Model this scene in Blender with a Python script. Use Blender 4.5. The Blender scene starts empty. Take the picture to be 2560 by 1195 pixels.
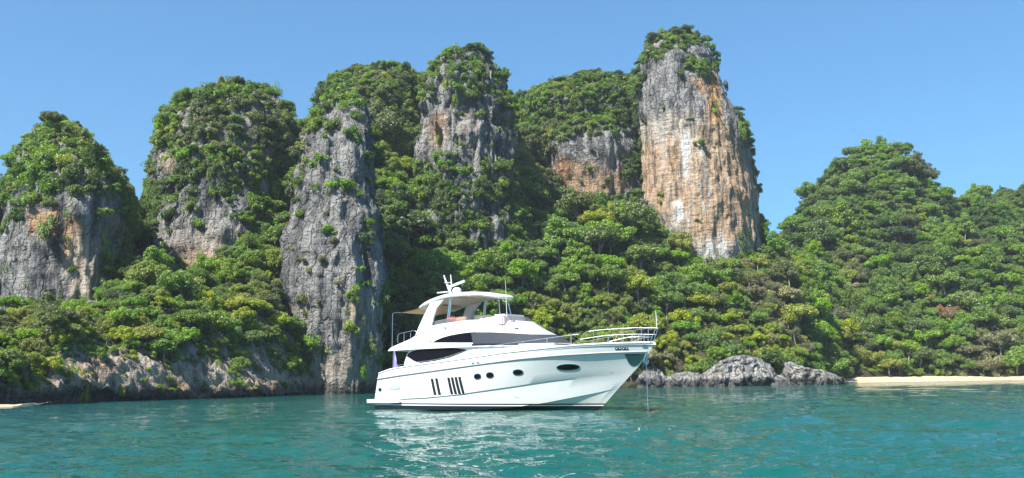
import bpy, bmesh, math, random
import numpy as np
from math import radians, sin, cos, atan, tan, pi, sqrt
from mathutils import Vector, Matrix
from mathutils.bvhtree import BVHTree

sc = bpy.context.scene
COL = sc.collection
rng = np.random.default_rng(7)
random.seed(7)

# ------------------------------------------------------------------ camera
FPX, HORIZON, ROLL, CAM_H = 2217.0, 950.0, radians(0.8), 1.75      # pixels of the 2560 x 1195 photograph
PITCH = atan((HORIZON - 597.5) / FPX * cos(ROLL))
_R0 = np.array([1, 0, 0.]); FWD = np.array([0, cos(PITCH), sin(PITCH)]); _U0 = np.array([0, -sin(PITCH), cos(PITCH)])
RGT = cos(ROLL) * _R0 - sin(ROLL) * _U0
UPV = sin(ROLL) * _R0 + cos(ROLL) * _U0
EYE = np.array([0, 0, CAM_H])
cam = bpy.data.cameras.new('camera')
cam.sensor_width = 36.0
cam.lens = 36.0 * FPX / 2560.0
cam.clip_start, cam.clip_end = 0.5, 6000
cam_ob = bpy.data.objects.new('camera', cam)
COL.objects.link(cam_ob)
cam_ob.matrix_world = Matrix(((RGT[0], UPV[0], -FWD[0], EYE[0]), (RGT[1], UPV[1], -FWD[1], EYE[1]),
                              (RGT[2], UPV[2], -FWD[2], EYE[2]), (0, 0, 0, 1)))
sc.camera = cam_ob

# ------------------------------------------------------------------ sky, sun, exposure
SUN_AZ, SUN_EL = math.atan2(-0.63, -0.78), radians(49)              # compass: sun behind the camera, to the left
world = bpy.data.worlds.new('World'); sc.world = world
world.use_nodes = True
wn = world.node_tree.nodes; wl = world.node_tree.links
bg = wn['Background']
sky = wn.new('ShaderNodeTexSky'); sky.sky_type = 'NISHITA'; sky.sun_disc = False
sky.sun_elevation = SUN_EL; sky.sun_rotation = SUN_AZ
sky.air_density, sky.dust_density, sky.ozone_density = 1.0, 0.2, 3.5
gm = wn.new('ShaderNodeGamma'); gm.inputs[1].default_value = 0.65; wl.new(sky.outputs[0], gm.inputs[0])
tn = wn.new('ShaderNodeMix'); tn.data_type = 'RGBA'; tn.blend_type = 'MULTIPLY'; tn.inputs[0].default_value = 1.0; tn.inputs[7].default_value = (0.40, 0.725, 0.975, 1)
wl.new(gm.outputs[0], tn.inputs[6]); wl.new(tn.outputs[2], bg.inputs[0]); bg.inputs[1].default_value = 0.15
sun = bpy.data.lights.new('sun', 'SUN'); sun.energy = 5.0; sun.angle = radians(0.53); sun.color = (1.0, 0.95, 0.87)
sun_ob = bpy.data.objects.new('sun', sun); COL.objects.link(sun_ob)
SUN_DIR = Vector((sin(SUN_AZ) * cos(SUN_EL), cos(SUN_AZ) * cos(SUN_EL), sin(SUN_EL)))
sun_ob.rotation_euler = SUN_DIR.to_track_quat('Z', 'Y').to_euler()
sun_ob.location = SUN_DIR * 200
vs = sc.view_settings
vs.view_transform = 'Standard'; vs.look = 'None'; vs.exposure = 1.16; vs.gamma = 1.0; vs.use_curve_mapping = False
sc.cycles.sample_clamp_direct = 8.0; sc.cycles.sample_clamp_indirect = 4.0

# ------------------------------------------------------------------ helpers: projection, noise, mesh
def ray(px, py):
    px = np.asarray(px, float)[..., None]; py = np.asarray(py, float)[..., None]
    return FWD + (px - 1280) / FPX * RGT + (597.5 - py) / FPX * UPV
def at_depth(px, py, Y):
    d = ray(px, py); return EYE + d * (np.asarray(Y, float)[..., None] / d[..., 1:2])
def on_water(px, py, z=0.0):
    d = ray(px, py); return EYE + d * ((z - CAM_H) / d[..., 2:3])
def project(P):
    v = np.asarray(P, float) - EYE; w = v @ FWD
    return 1280 + FPX * (v @ RGT) / w, 597.5 - FPX * (v @ UPV) / w, w

_perm = np.random.default_rng(3).permutation(256).astype(np.int64)
_perm = np.concatenate([_perm, _perm, _perm])
_grad = np.random.default_rng(4).normal(size=(256, 3)); _grad /= np.linalg.norm(_grad, axis=1)[:, None]
def noise3(P):
    P = np.asarray(P, float); i = np.floor(P).astype(np.int64); f = P - i; i &= 255
    u = f * f * f * (f * (f * 6 - 15) + 10)
    out = 0
    for dx in (0, 1):
        for dy in (0, 1):
            for dz in (0, 1):
                h = _perm[_perm[_perm[(i[..., 0] + dx) & 255] + ((i[..., 1] + dy) & 255)] + ((i[..., 2] + dz) & 255)]
                g = _grad[h & 255]
                d = (g * (f - np.array([dx, dy, dz]))).sum(-1)
                w = (u[..., 0] if dx else 1 - u[..., 0]) * (u[..., 1] if dy else 1 - u[..., 1]) * (u[..., 2] if dz else 1 - u[..., 2])
                out = out + w * d
    return out * 1.6
def fbm(P, o=4, g=0.5):
    a, s, t = 1.0, 1.0, 0
    for k in range(o):
        t = t + a * noise3(np.asarray(P) * s + 17.3 * k); a *= g; s *= 2.03
    return t
def ridge(P, o=3):
    a, s, t = 1.0, 1.0, 0
    for k in range(o):
        t = t + a * (0.5 - np.abs(noise3(np.asarray(P) * s + 9.1 * k))); a *= 0.5; s *= 2.1
    return t

def mesh_from(name, V, Fc, mat=None, smooth=True, mats=None, midx=None):
    me = bpy.data.meshes.new(name)
    V = np.ascontiguousarray(np.asarray(V, np.float32))
    if isinstance(Fc, np.ndarray):
        nf, k = Fc.shape
        me.vertices.add(len(V)); me.vertices.foreach_set('co', V.ravel())
        me.loops.add(nf * k); me.loops.foreach_set('vertex_index', np.ascontiguousarray(Fc.astype(np.int32)).ravel())
        me.polygons.add(nf); me.polygons.foreach_set('loop_start', np.arange(0, nf * k, k, dtype=np.int32))
        me.update(calc_edges=True); me.validate()
    else:
        me.from_pydata([tuple(map(float, v)) for v in V], [], [tuple(map(int, f)) for f in Fc]); me.update()
    for m in (mats or ([mat] if mat else [])): me.materials.append(m)
    if midx is not None: me.polygons.foreach_set('material_index', np.asarray(midx, np.int32))
    me.polygons.foreach_set('use_smooth', np.full(len(me.polygons), bool(smooth)))
    return me
def link(name, me, parent=None, loc=None):
    o = bpy.data.objects.new(name, me); COL.objects.link(o)
    if parent is not None: o.parent = parent
    if loc is not None: o.location = loc
    return o
def tag(o, label=None, cat=None, group=None, kind=None):
    if label: o['label'] = label
    if cat: o['category'] = cat
    if group: o['group'] = group
    if kind: o['kind'] = kind
    return o
def grid_faces(nu, nv, wrap=False):
    a = np.arange(nu * nv).reshape(nv, nu)
    if wrap: a = np.concatenate([a, a[:, :1]], axis=1)
    return np.stack([a[:-1, :-1], a[:-1, 1:], a[1:, 1:], a[1:, :-1]], -1).reshape(-1, 4)
def fattr(me, name, arr):
    at = me.attributes.new(name, 'FLOAT', 'POINT'); at.data.foreach_set('value', np.asarray(arr, np.float32))
def in_poly(px, py, poly):
    ins = np.zeros(px.shape, bool); n = len(poly)
    for i in range(n):
        x1, y1 = poly[i]; x2, y2 = poly[(i + 1) % n]
        if y1 == y2: continue
        c = (y1 > py) != (y2 > py)
        ins ^= c & (px < (x2 - x1) * (py - y1) / (y2 - y1) + x1)
    return ins
def soft_poly(px, py, poly, r=14):
    t = 0
    for k in range(10):
        a = k * 2.4; q = r * sqrt((k + .5) / 10)
        t = t + in_poly(px + q * cos(a), py + q * sin(a), poly)
    return t / 10.0

# ------------------------------------------------------------------ node material helpers
def new_mat(name):
    m = bpy.data.materials.new(name); m.use_nodes = True
    nt = m.node_tree; b = nt.nodes['Principled BSDF']
    return m, nt, b
def N(nt, typ, **kw):
    n = nt.nodes.new(typ)
    for k, v in kw.items():
        if k in n.inputs.keys(): n.inputs[k].default_value = v
        else: setattr(n, k, v)
    return n
def L(nt, a, b): nt.links.new(a, b)
def math_n(nt, op, a, b=None, clamp=False):
    n = nt.nodes.new('ShaderNodeMath'); n.operation = op; n.use_clamp = clamp
    for i, v in enumerate((a, b)):
        if v is None: continue
        if isinstance(v, (int, float)): n.inputs[i].default_value = v
        else: nt.links.new(v, n.inputs[i])
    return n.outputs[0]
def mix_c(nt, fac, a, b, typ='MIX'):
    n = nt.nodes.new('ShaderNodeMix'); n.data_type = 'RGBA'; n.blend_type = typ
    for s, v in ((n.inputs[0], fac), (n.inputs[6], a), (n.inputs[7], b)):
        if isinstance(v, (int, float)): s.default_value = v
        elif isinstance(v, tuple): s.default_value = (*v, 1) if len(v) == 3 else v
        else: nt.links.new(v, s)
    return n.outputs[2]
def ramp(nt, src, stops):
    n = nt.nodes.new('ShaderNodeMapRange'); n.interpolation_type = 'SMOOTHSTEP'
    nt.links.new(src, n.inputs[0]); n.inputs[1].default_value = stops[0]; n.inputs[2].default_value = stops[1]
    return n.outputs[0]
def noise_n(nt, vec, scale, detail=4, rough=0.55, vscale=None):
    if vscale is not None:
        mp = nt.nodes.new('ShaderNodeMapping'); mp.inputs['Scale'].default_value = vscale
        nt.links.new(vec, mp.inputs[0]); vec = mp.outputs[0]
    n = nt.nodes.new('ShaderNodeTexNoise'); n.inputs['Scale'].default_value = scale
    n.inputs['Detail'].default_value = detail; n.inputs['Roughness'].default_value = rough
    nt.links.new(vec, n.inputs['Vector'])
    return n.outputs['Fac']
def simple(name, col, rough=0.5, metal=0.0, spec=0.5, coat=0.0):
    m, nt, b = new_mat(name)
    b.inputs['Base Color'].default_value = (*col, 1); b.inputs['Roughness'].default_value = rough
    b.inputs['Metallic'].default_value = metal; b.inputs['Specular IOR Level'].default_value = spec
    b.inputs['Coat Weight'].default_value = coat
    return m

def rock_material(name='limestone', base=0.98):
    m, nt, b = new_mat(name)
    geo = N(nt, 'ShaderNodeNewGeometry'); P = geo.outputs['Position']
    att = lambda k: N(nt, 'ShaderNodeAttribute', attribute_name=k).outputs['Fac']
    big = noise_n(nt, P, 0.09, 4, 0.6)
    strk = noise_n(nt, P, 1.0, 5, 0.62, (0.45, 0.45, 0.03))
    strk2 = noise_n(nt, P, 1.0, 4, 0.6, (1.15, 1.15, 0.055))
    fine = noise_n(nt, P, 0.9, 6, 0.68)
    led = noise_n(nt, P, 1.0, 4, 0.6, (0.25, 0.25, 1.4))
    grey = mix_c(nt, ramp(nt, strk, (0.36, 0.62)), (0.095 * base, 0.097 * base, 0.10 * base), (0.33 * base, 0.325 * base, 0.31 * base))
    grey = mix_c(nt, math_n(nt, 'MULTIPLY', ramp(nt, big, (0.5, 0.7)), 0.5), grey, (0.36 * base, 0.345 * base, 0.315 * base))
    # pale faces
    pale = mix_c(nt, ramp(nt, strk2, (0.38, 0.6)), (0.27, 0.225, 0.175), (0.50, 0.435, 0.35))
    pf = math_n(nt, 'MULTIPLY', att('pale'), ramp(nt, math_n(nt, 'ADD', strk, math_n(nt, 'MULTIPLY', att('pale'), 0.15)), (0.38, 0.6)))
    c = mix_c(nt, pf, grey, pale)
    # iron stained ochre
    och = mix_c(nt, ramp(nt, strk2, (0.36, 0.64)), (0.42, 0.19, 0.07), (0.54, 0.34, 0.17))
    of = math_n(nt, 'MULTIPLY', att('ochre'), ramp(nt, math_n(nt, 'ADD', strk2, math_n(nt, 'MULTIPLY', att('ochre'), 0.16)), (0.42, 0.62)))
    c = mix_c(nt, of, c, och)
    # dark lichen streaks and cracks
    dk = math_n(nt, 'SUBTRACT', 1.0, ramp(nt, strk2, (0.28, 0.47)))
    dk = math_n(nt, 'MULTIPLY', dk, math_n(nt, 'ADD', 0.55, att('dark')), True)
    c = mix_c(nt, dk, c, (0.045, 0.047, 0.05))
    sp = math_n(nt, 'SUBTRACT', 1.0, ramp(nt, fine, (0.30, 0.46)))
    c = mix_c(nt, math_n(nt, 'MULTIPLY', sp, 0.38), c, (0.06, 0.06, 0.06))
    # open cracks
    nv_ = N(nt, 'ShaderNodeTexNoise'); nv_.inputs['Scale'].default_value = .35; L(nt, P, nv_.inputs['Vector'])
    va = N(nt, 'ShaderNodeVectorMath', operation='MULTIPLY_ADD'); L(nt, nv_.outputs['Color'], va.inputs[0]); va.inputs[1].default_value = (3, 3, 5); L(nt, P, va.inputs[2])
    mp = N(nt, 'ShaderNodeMapping'); mp.inputs['Scale'].default_value = (.6, .6, .085); L(nt, va.outputs[0], mp.inputs[0])
    vo = N(nt, 'ShaderNodeTexVoronoi', feature='DISTANCE_TO_EDGE'); vo.inputs['Scale'].default_value = 1.0; L(nt, mp.outputs[0], vo.inputs['Vector'])
    crk = math_n(nt, 'SUBTRACT', 1.0, ramp(nt, vo.outputs['Distance'], (0.0, 0.085)))
    crk = math_n(nt, 'MULTIPLY', crk, math_n(nt, 'SUBTRACT', 1.0, att('pale'), True))
    c = mix_c(nt, math_n(nt, 'MULTIPLY', crk, math_n(nt, 'MULTIPLY', ramp(nt, big, (.38, .55)), .4)), c, (0.035, 0.035, 0.036))
    # white lime streaks
    wf = math_n(nt, 'MULTIPLY', att('white'), ramp(nt, strk, (0.4, 0.56)))
    c = mix_c(nt, wf, c, (0.62, 0.62, 0.60))
    # dark algae belt above the water
    sep = N(nt, 'ShaderNodeSeparateXYZ'); L(nt, P, sep.inputs[0])
    zz = math_n(nt, 'ADD', sep.outputs[2], math_n(nt, 'MULTIPLY', math_n(nt, 'SUBTRACT', fine, 0.5), 2.4))
    belt = math_n(nt, 'SUBTRACT', 1.0, ramp(nt, zz, (0.9, 2.0)))
    c = mix_c(nt, math_n(nt, 'MULTIPLY', belt, 0.75), c, (0.035, 0.034, 0.030))
    belt2 = math_n(nt, 'MULTIPLY', ramp(nt, zz, (1.7, 2.4)), math_n(nt, 'SUBTRACT', 1.0, ramp(nt, zz, (2.6, 4.2))))
    c = mix_c(nt, math_n(nt, 'MULTIPLY', belt2, 0.35), c, (0.40, 0.36, 0.30))
    L(nt, c, b.inputs['Base Color'])
    b.inputs['Roughness'].default_value = 0.92; b.inputs['Specular IOR Level'].default_value = 0.15
    h = math_n(nt, 'ADD', math_n(nt, 'MULTIPLY', strk2, 1.1), math_n(nt, 'MULTIPLY', fine, 1.0))
    h = math_n(nt, 'ADD', h, math_n(nt, 'MULTIPLY', led, 0.5)); h = math_n(nt, 'SUBTRACT', h, math_n(nt, 'MULTIPLY', crk, 0.35))
    bp = N(nt, 'ShaderNodeBump'); bp.inputs['Strength'].default_value = 1.0; bp.inputs['Distance'].default_value = 1.5
    L(nt, h, bp.inputs['Height']); L(nt, bp.outputs[0], b.inputs['Normal'])
    return m
ROCK = rock_material()
BOULDER = rock_material('boulder_limestone', 1.5)

def soil_material():
    m, nt, b = new_mat('undergrowth')
    geo = N(nt, 'ShaderNodeNewGeometry'); P = geo.outputs['Position']
    att = lambda k: N(nt, 'ShaderNodeAttribute', attribute_name=k).outputs['Fac']
    n1 = noise_n(nt, P, 0.35, 5, 0.65); n2 = noise_n(nt, P, 2.2, 4, 0.6)
    c = mix_c(nt, ramp(nt, n1, (0.4, 0.62)), (0.030, 0.045, 0.016), (0.085, 0.075, 0.045))
    c = mix_c(nt, math_n(nt, 'MULTIPLY', n2, 0.5), c, (0.03, 0.03, 0.018))
    L(nt, c, b.inputs['Base Color']); b.inputs['Roughness'].default_value = 0.95; b.inputs['Specular IOR Level'].default_value = 0.1
    bp = N(nt, 'ShaderNodeBump'); bp.inputs['Distance'].default_value = 0.6; L(nt, n2, bp.inputs['Height']); L(nt, bp.outputs[0], b.inputs['Normal'])
    return m
SOIL = soil_material()

# ------------------------------------------------------------------ limestone towers and slopes
# stains and bare rock, given by where they are on the faces (photograph pixels, put on the surfaces below by projection)
OCHRE = [
    ([(55, 525), (165, 520), (215, 560), (165, 655), (148, 600), (60, 585)], .75), ([(145, 560), (170, 560), (170, 670), (148, 665)], .75),
    ([(348, 625), (405, 612), (395, 690), (355, 690)], 0.5), ([(440, 640), (500, 620), (560, 640), (450, 672)], 0.5), ([(395, 370), (440, 380), (440, 440), (410, 440)], 0.5),
    ([(1080, 285), (1112, 285), (1108, 372), (1082, 372)], 1.0),
    ([(1370, 405), (1440, 400), (1565, 425), (1555, 490), (1390, 495)], 0.6), ([(1395, 385), (1425, 390), (1420, 480), (1390, 470)], 0.9),
    ([(1765, 165), (1805, 200), (1800, 330), (1770, 320)], 1.0), ([(1735, 190), (1760, 190), (1758, 225), (1735, 225)], 1.0),
    ([(1605, 360), (1680, 345), (1790, 300), (1850, 330), (1895, 520), (1890, 600), (1780, 615), (1650, 540), (1600, 480)], 0.55),
    ([(1800, 380), (1880, 420), (1895, 590), (1830, 600)], 0.6),
    ([(690, 760), (740, 770), (740, 850), (700, 850)], 0.55), ([(885, 740), (905, 740), (900, 900), (880, 900)], 0.45),
    ([(150, 930), (300, 900), (330, 960), (160, 970)], 0.4), ([(220, 890), (260, 885), (250, 930), (225, 930)], 0.7), ([(390, 920), (420, 920), (415, 985), (395, 985)], 0.8),
    ([(560, 950), (720, 950), (720, 985), (560, 985)], 0.5), ([(430, 935), (470, 935), (465, 980), (432, 980)], 0.7),
]
PALE = [
    ([(150, 600), (250, 590), (255, 760), (170, 760)], 1.0), ([(348, 610), (600, 560), (600, 640), (440, 690), (350, 690)], 0.6),
    ([(1590, 300), (1800, 280), (1900, 480), (1900, 640), (1760, 650), (1600, 500)], 0.9), ([(1385, 430), (1560, 430), (1550, 490), (1390, 490)], 0.7),
    ([(1060, 280), (1200, 280), (1200, 380), (1060, 380)], 0.5), ([(690, 880), (960, 880), (960, 990), (690, 990)], 0.6), ([(860, 720), (960, 720), (960, 900), (870, 900)], 0.45),
    ([(100, 870), (760, 870), (760, 1000), (100, 1005)], 1.0),
]
WHITE = [([(1685, 320), (1722, 320), (1725, 560), (1680, 560)], 1.0), ([(1735, 300), (1755, 300), (1770, 520), (1745, 520)], 0.6), ([(1640, 300), (1660, 300), (1655, 460), (1640, 460)], 0.5),
         ([(1100, 290), (1140, 290), (1150, 360), (1110, 370)], 0.4), ([(1760, 600), (1900, 590), (1800, 660), (1740, 640)], 0.7)]
DARK = [([(1590, 120), (1810, 120), (1800, 260), (1720, 280), (1590, 300)], 0.6), ([(1370, 330), (1590, 320), (1580, 405), (1370, 400)], 0.35),
        ([(0, 600), (150, 600), (170, 780), (0, 780)], 0.35), ([(500, 480), (620, 460), (620, 600), (500, 620)], 0.2)]
def stain(px, py, polys, wx, wy):
    t = np.zeros(px.shape)
    for poly, v in polys: t = np.maximum(t, v * soft_poly(px + wx, py + wy, poly))
    return t
def paint(me, V):
    px, py, _ = project(V)
    wx = 14 * noise3(np.stack([px * .03, py * .012, 0 * px], -1)); wy = 26 * noise3(np.stack([px * .06, py * .02, 0 * px + 5], -1))
    for nm, pl in (('ochre', OCHRE), ('pale', PALE), ('white', WHITE), ('dark', DARK)): fattr(me, nm, stain(px, py, pl, wx, wy))

SURF = []          # (name, face centres, normals, areas) for planting
def keep(name, me):
    n = len(me.polygons)
    c = np.empty(n * 3, np.float32); me.polygons.foreach_get('center', c)
    nr = np.empty(n * 3, np.float32); me.polygons.foreach_get('normal', nr)
    a = np.empty(n, np.float32); me.polygons.foreach_get('area', a)
    SURF.append((name, c.reshape(-1, 3).astype(float), nr.reshape(-1, 3).astype(float), a.astype(float)))

def rock_disp(P, amp):
    big = fbm(P * 0.055, 3) * 2.4
    fl = ridge(np.stack([P[:, 0] * .30, P[:, 1] * .30, P[:, 2] * .055], -1), 3) * 2.4 - 1.15
    blk = fbm(np.stack([P[:, 0] * .16, P[:, 1] * .16, P[:, 2] * .24], -1), 3) * 0.9
    fin = fbm(np.stack([P[:, 0] * .75, P[:, 1] * .75, P[:, 2] * .35], -1), 3) * 0.45
    fl2 = ridge(np.stack([P[:, 0] * .85, P[:, 1] * .85, P[:, 2] * .13], -1), 2) * 0.75 - .4
    q = fbm(np.stack([P[:, 0] * .20, P[:, 1] * .20, P[:, 2] * .15], -1) + 31, 2) * 3.2
    ter = np.floor(q) + np.clip((q - np.floor(q) - .5) / .22 + .5, 0, 1)
    return amp * (big + fl + blk * .7 + fin + fl2 + ter * 0.45)

def tower(name, label, levels, amp=1.0, freq=1.0, step=0.5, p=2.4, mat=None, kind='structure', cat=None, dome=0.12, seed=0.0, sub=0.0, group=None, shrink=0.0):
    """levels: (py, px left, px right, depth of the axis, half depth), from the foot to the top"""
    lv = np.array(levels, float)
    xm = (lv[:, 1] + lv[:, 2]) / 2
    A = at_depth(lv[:, 1], lv[:, 0], lv[:, 3]); B = at_depth(lv[:, 2], lv[:, 0], lv[:, 3]); M = at_depth(xm, lv[:, 0], lv[:, 3])
    z = M[:, 2] - sub; cx = (A[:, 0] + B[:, 0]) / 2; rx = np.maximum((B[:, 0] - A[:, 0]) / 2 - shrink, 1.0); cy = lv[:, 3]; ry = lv[:, 4]
    o = np.argsort(z); z, cx, rx, cy, ry = z[o], cx[o], rx[o], cy[o], ry[o]
    nv = max(8, int((z[-1] - z[0]) / step)); per = 2 * pi * np.sqrt((rx.max() ** 2 + ry.max() ** 2) / 2); nu = max(16, int(per / step))
    zz = np.linspace(z[0], z[-1], nv)
    f = lambda a: np.interp(zz, z, a)
    def sm(a):
        k = max(1, int(nv * .025)); a = np.pad(a, k, mode='edge'); return np.convolve(a, np.ones(2 * k + 1) / (2 * k + 1), 'valid')
    CX, RX, CY, RY = sm(f(cx)), sm(f(rx)), sm(f(cy)), sm(f(ry))
    ph = np.linspace(0, 2 * pi, nu, endpoint=False)
    c, s = np.cos(ph), np.sin(ph); e = 2 / p
    ux = np.sign(c) * np.abs(c) ** e; uy = np.sign(s) * np.abs(s) ** e
    Y = CY[:, None] - RY[:, None] * uy; X = CX[:, None] + RX[:, None] * ux + (Y - CY[:, None]) * (CX / CY)[:, None]; Z = np.repeat(zz[:, None], nu, 1)
    P = np.stack([X, Y, Z], -1).reshape(-1, 3)
    nx = np.stack([np.tile(c, nv), np.tile(-s, nv), np.zeros(nu * nv)], -1)
    d = rock_disp(P * freq + seed * 7, amp)
    ext = np.minimum(RX, RY).repeat(nu)
    d = np.clip(d, -0.45 * ext, 0.45 * ext)
    P = P + nx * d[:, None]
    P[:, 2] += amp * 0.8 * fbm(P * .2 + seed, 3)
    # domed cap
    caps = []; ring = P[-nu:]; ctr = ring.mean(0); hgt = dome * min(rx[-1], ry[-1]) * 2
    rings = 6; V = [P]
    for k in range(1, rings + 1):
        t = k / (rings + 0.0); q = ring * (1 - t) + ctr * t
        q = q + np.array([0, 0, 1]) * (hgt * (1 - (1 - t) ** 2)) + np.array([0, 0, 1]) * (amp * 0.7 * fbm(q * .35 + seed, 3))[:, None] * min(1, t * 2)
        V.append(q)
    V = np.concatenate(V); F = grid_faces(nu, nv + rings, True)[:, ::-1]
    me = mesh_from(name, V, F, mat or ROCK)
    paint(me, V); keep(name, me)
    ob = link(name, me); tag(ob, label, cat, group, kind)
    return ob

def sheet(name, label, cols, amp=0.8, step=0.8, mat=None, rocky=0.4, back=14, lower=0.0, kind='structure'):
    """cols: (px, [(py, depth), ...] from the shore upwards)"""
    rows = 150 if step < .6 else 120
    C = []
    for px, pts in cols:
        a = np.array(pts, float); Q = at_depth(np.full(len(a), px), a[:, 0], a[:, 1])
        Q[1:, 2] -= lower * np.linspace(0.3, 1, len(a) - 1)
        foot = Q[0] + np.array([0, 0.5, -2.0]); end = Q[-1] + np.array([0, back, -3.0]); end2 = Q[-1] + np.array([0, back * 2, -25.0])
        Q = np.concatenate([[foot], Q, [end, end2]])
        s = np.concatenate([[0], np.cumsum(np.linalg.norm(np.diff(Q, axis=0), axis=1))])
        core = np.linspace(0, s[-3], rows - 12); tail = np.linspace(s[-3], s[-1], 13)[1:]
        t = np.concatenate([core, tail])
        R = np.stack([np.interp(t, s, Q[:, k]) for k in range(3)], -1)
        k = 2; pad = np.pad(R, ((k, k), (0, 0)), mode='edge')
        S = sum(pad[i:i + rows] for i in range(2 * k + 1)) / (2 * k + 1); S[:6] = R[:6]
        C.append(S)
    C = np.array(C); pxs = np.array([c[0] for c in cols], float)
    width = np.linalg.norm(np.diff(C[:, rows // 2], axis=0), axis=1).sum(); nu = int(width / step)
    q = np.linspace(pxs[0], pxs[-1], nu)
    # smooth (Catmull-Rom like) interpolation across the columns
    idx = np.clip(np.searchsorted(pxs, q, side='right') - 1, 0, len(pxs) - 2)
    t = (q - pxs[idx]) / (pxs[idx + 1] - pxs[idx]); t = t * t * (3 - 2 * t) * 0.6 + t * 0.4
    G = C[idx] * (1 - t)[:, None, None] + C[idx + 1] * t[:, None, None]
    G = G.transpose(1, 0, 2); P = G.reshape(-1, 3)
    n = np.array([0, -0.75, 0.65])
    d = amp * (fbm(P * .05, 3) * 2.2 + fbm(P * .18, 3) * 0.9) + rocky * (rock_disp(P * 3.0, .62) if rocky > .5 else fbm(P * .5, 2))
    r = np.repeat(np.arange(rows), nu); d = d * np.clip(r / 4.0, 0.15, 1)
    P = P + n * d[:, None]
    F = grid_faces(nu, rows)
    me = mesh_from(name, P, F, mat or SOIL)
    paint(me, P); keep(name, me)
    return tag(link(name, me), label, None, None, kind)

tower('limestone_pinnacle', 'dark grey rock spur at the left edge behind the leftmost tower',
      [(800, -260, 60, 150, 16), (600, -240, 40, 150, 15), (470, -200, 28, 150, 13), (410, -160, 6, 150, 10), (390, -120, -20, 150, 7)], seed=11, sub=4.5, shrink=1.2)
tower('limestone_tower', 'leftmost limestone tower with scrubby dome and orange stained cliff',
      [(960, -40, 350, 137, 20), (760, -20, 300, 137, 19), (640, -10, 300, 138, 19), (540, 0, 330, 140, 21), (470, 12, 326, 141, 21), (420, 26, 298, 141, 19), (380, 40, 266, 141, 17),
       (340, 54, 240, 141, 14), (315, 74, 226, 141, 11), (303, 100, 208, 141, 7)], seed=1, amp=.6, sub=3.5, shrink=1.0)
tower('limestone_tower', 'wide limestone tower second from left with rocky crest',
      [(960, 330, 720, 168, 24), (690, 340, 700, 168, 23), (560, 352, 700, 169, 23), (470, 362, 720, 170, 22), (400, 375, 735, 171, 22), (340, 392, 742, 171, 21), (290, 404, 742, 171, 19),
       (255, 432, 730, 171, 16), (232, 470, 712, 171, 12), (216, 560, 690, 171, 7)], seed=2, amp=.7, sub=3.6, shrink=.7)
tower('limestone_mound', 'broad green mound on the skyline behind the grey pillar',
      [(900, 720, 1100, 226, 28), (500, 735, 1100, 226, 27), (330, 765, 1090, 226, 26), (270, 776, 1085, 227, 25), (225, 792, 1078, 227, 22), (198, 825, 1060, 227, 17), (182, 860, 1030, 227, 10)], seed=3, sub=3.5, shrink=1.5)
tower('limestone_pillar', 'tall bare grey limestone pillar rising from the water behind the stern of the yacht',
      [(1000, 742, 948, 150, 15), (960, 728, 958, 150, 15), (900, 712, 966, 150, 15), (820, 700, 966, 150, 15), (740, 690, 964, 150.5, 15), (640, 690, 960, 151, 14), (560, 706, 956, 152, 13.5), (480, 738, 950, 153, 13),
       (400, 756, 940, 154, 12), (345, 776, 940, 155, 10.5), (300, 812, 934, 156, 9), (266, 852, 916, 157, 6)], amp=0.65, step=0.42, seed=4, sub=.8, shrink=.5)
tower('limestone_tower', 'narrow limestone tower in the middle of the skyline with grey cliff face',
      [(950, 1010, 1330, 206, 24), (600, 1020, 1320, 206, 24), (420, 1032, 1296, 207, 23), (380, 1038, 1290, 207, 22), (300, 1050, 1280, 207, 21), (250, 1056, 1268, 207, 20), (200, 1062, 1262, 207, 19),
       (160, 1074, 1254, 207, 16), (135, 1105, 1240, 207, 12), (118, 1150, 1222, 207, 7)], seed=5, sub=3.6, shrink=1.3)
tower('limestone_ridge', 'forested limestone ridge on the skyline left of the tallest tower',
      [(950, 1240, 1640, 256, 26), (500, 1250, 1640, 256, 26), (340, 1262, 1640, 256, 25), (280, 1275, 1640, 256, 24), (245, 1300, 1630, 256, 22), (222, 1370, 1620, 256, 18), (205, 1420, 1600, 256, 12)], seed=6, sub=3.5)
tower('limestone_cliff', 'low overhanging cliff with an orange base left of the tallest tower',
      [(620, 1366, 1640, 242.5, 14.5), (490, 1368, 1620, 242, 15.2), (430, 1362, 1600, 241.8, 16), (390, 1360, 1595, 241.5, 16.3), (350, 1380, 1590, 242, 15), (330, 1420, 1580, 243, 11)], seed=7, amp=0.55)
tower('limestone_tower', 'tallest limestone tower with a pale orange streaked cliff and green cap',
      [(960, 1590, 1960, 238, 30), (700, 1592, 1940, 238, 28), (600, 1594, 1922, 238, 27), (500, 1596, 1908, 238, 26), (420, 1592, 1894, 238, 25), (330, 1586, 1876, 238, 24), (270, 1580, 1850, 238, 23),
       (220, 1578, 1822, 238, 22), (170, 1580, 1802, 238, 20), (130, 1592, 1788, 238, 17), (102, 1618, 1766, 238, 13), (84, 1650, 1740, 238, 8)], seed=8, sub=3.6, shrink=1.2, amp=0.5, step=0.45, p=2.3)

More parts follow.
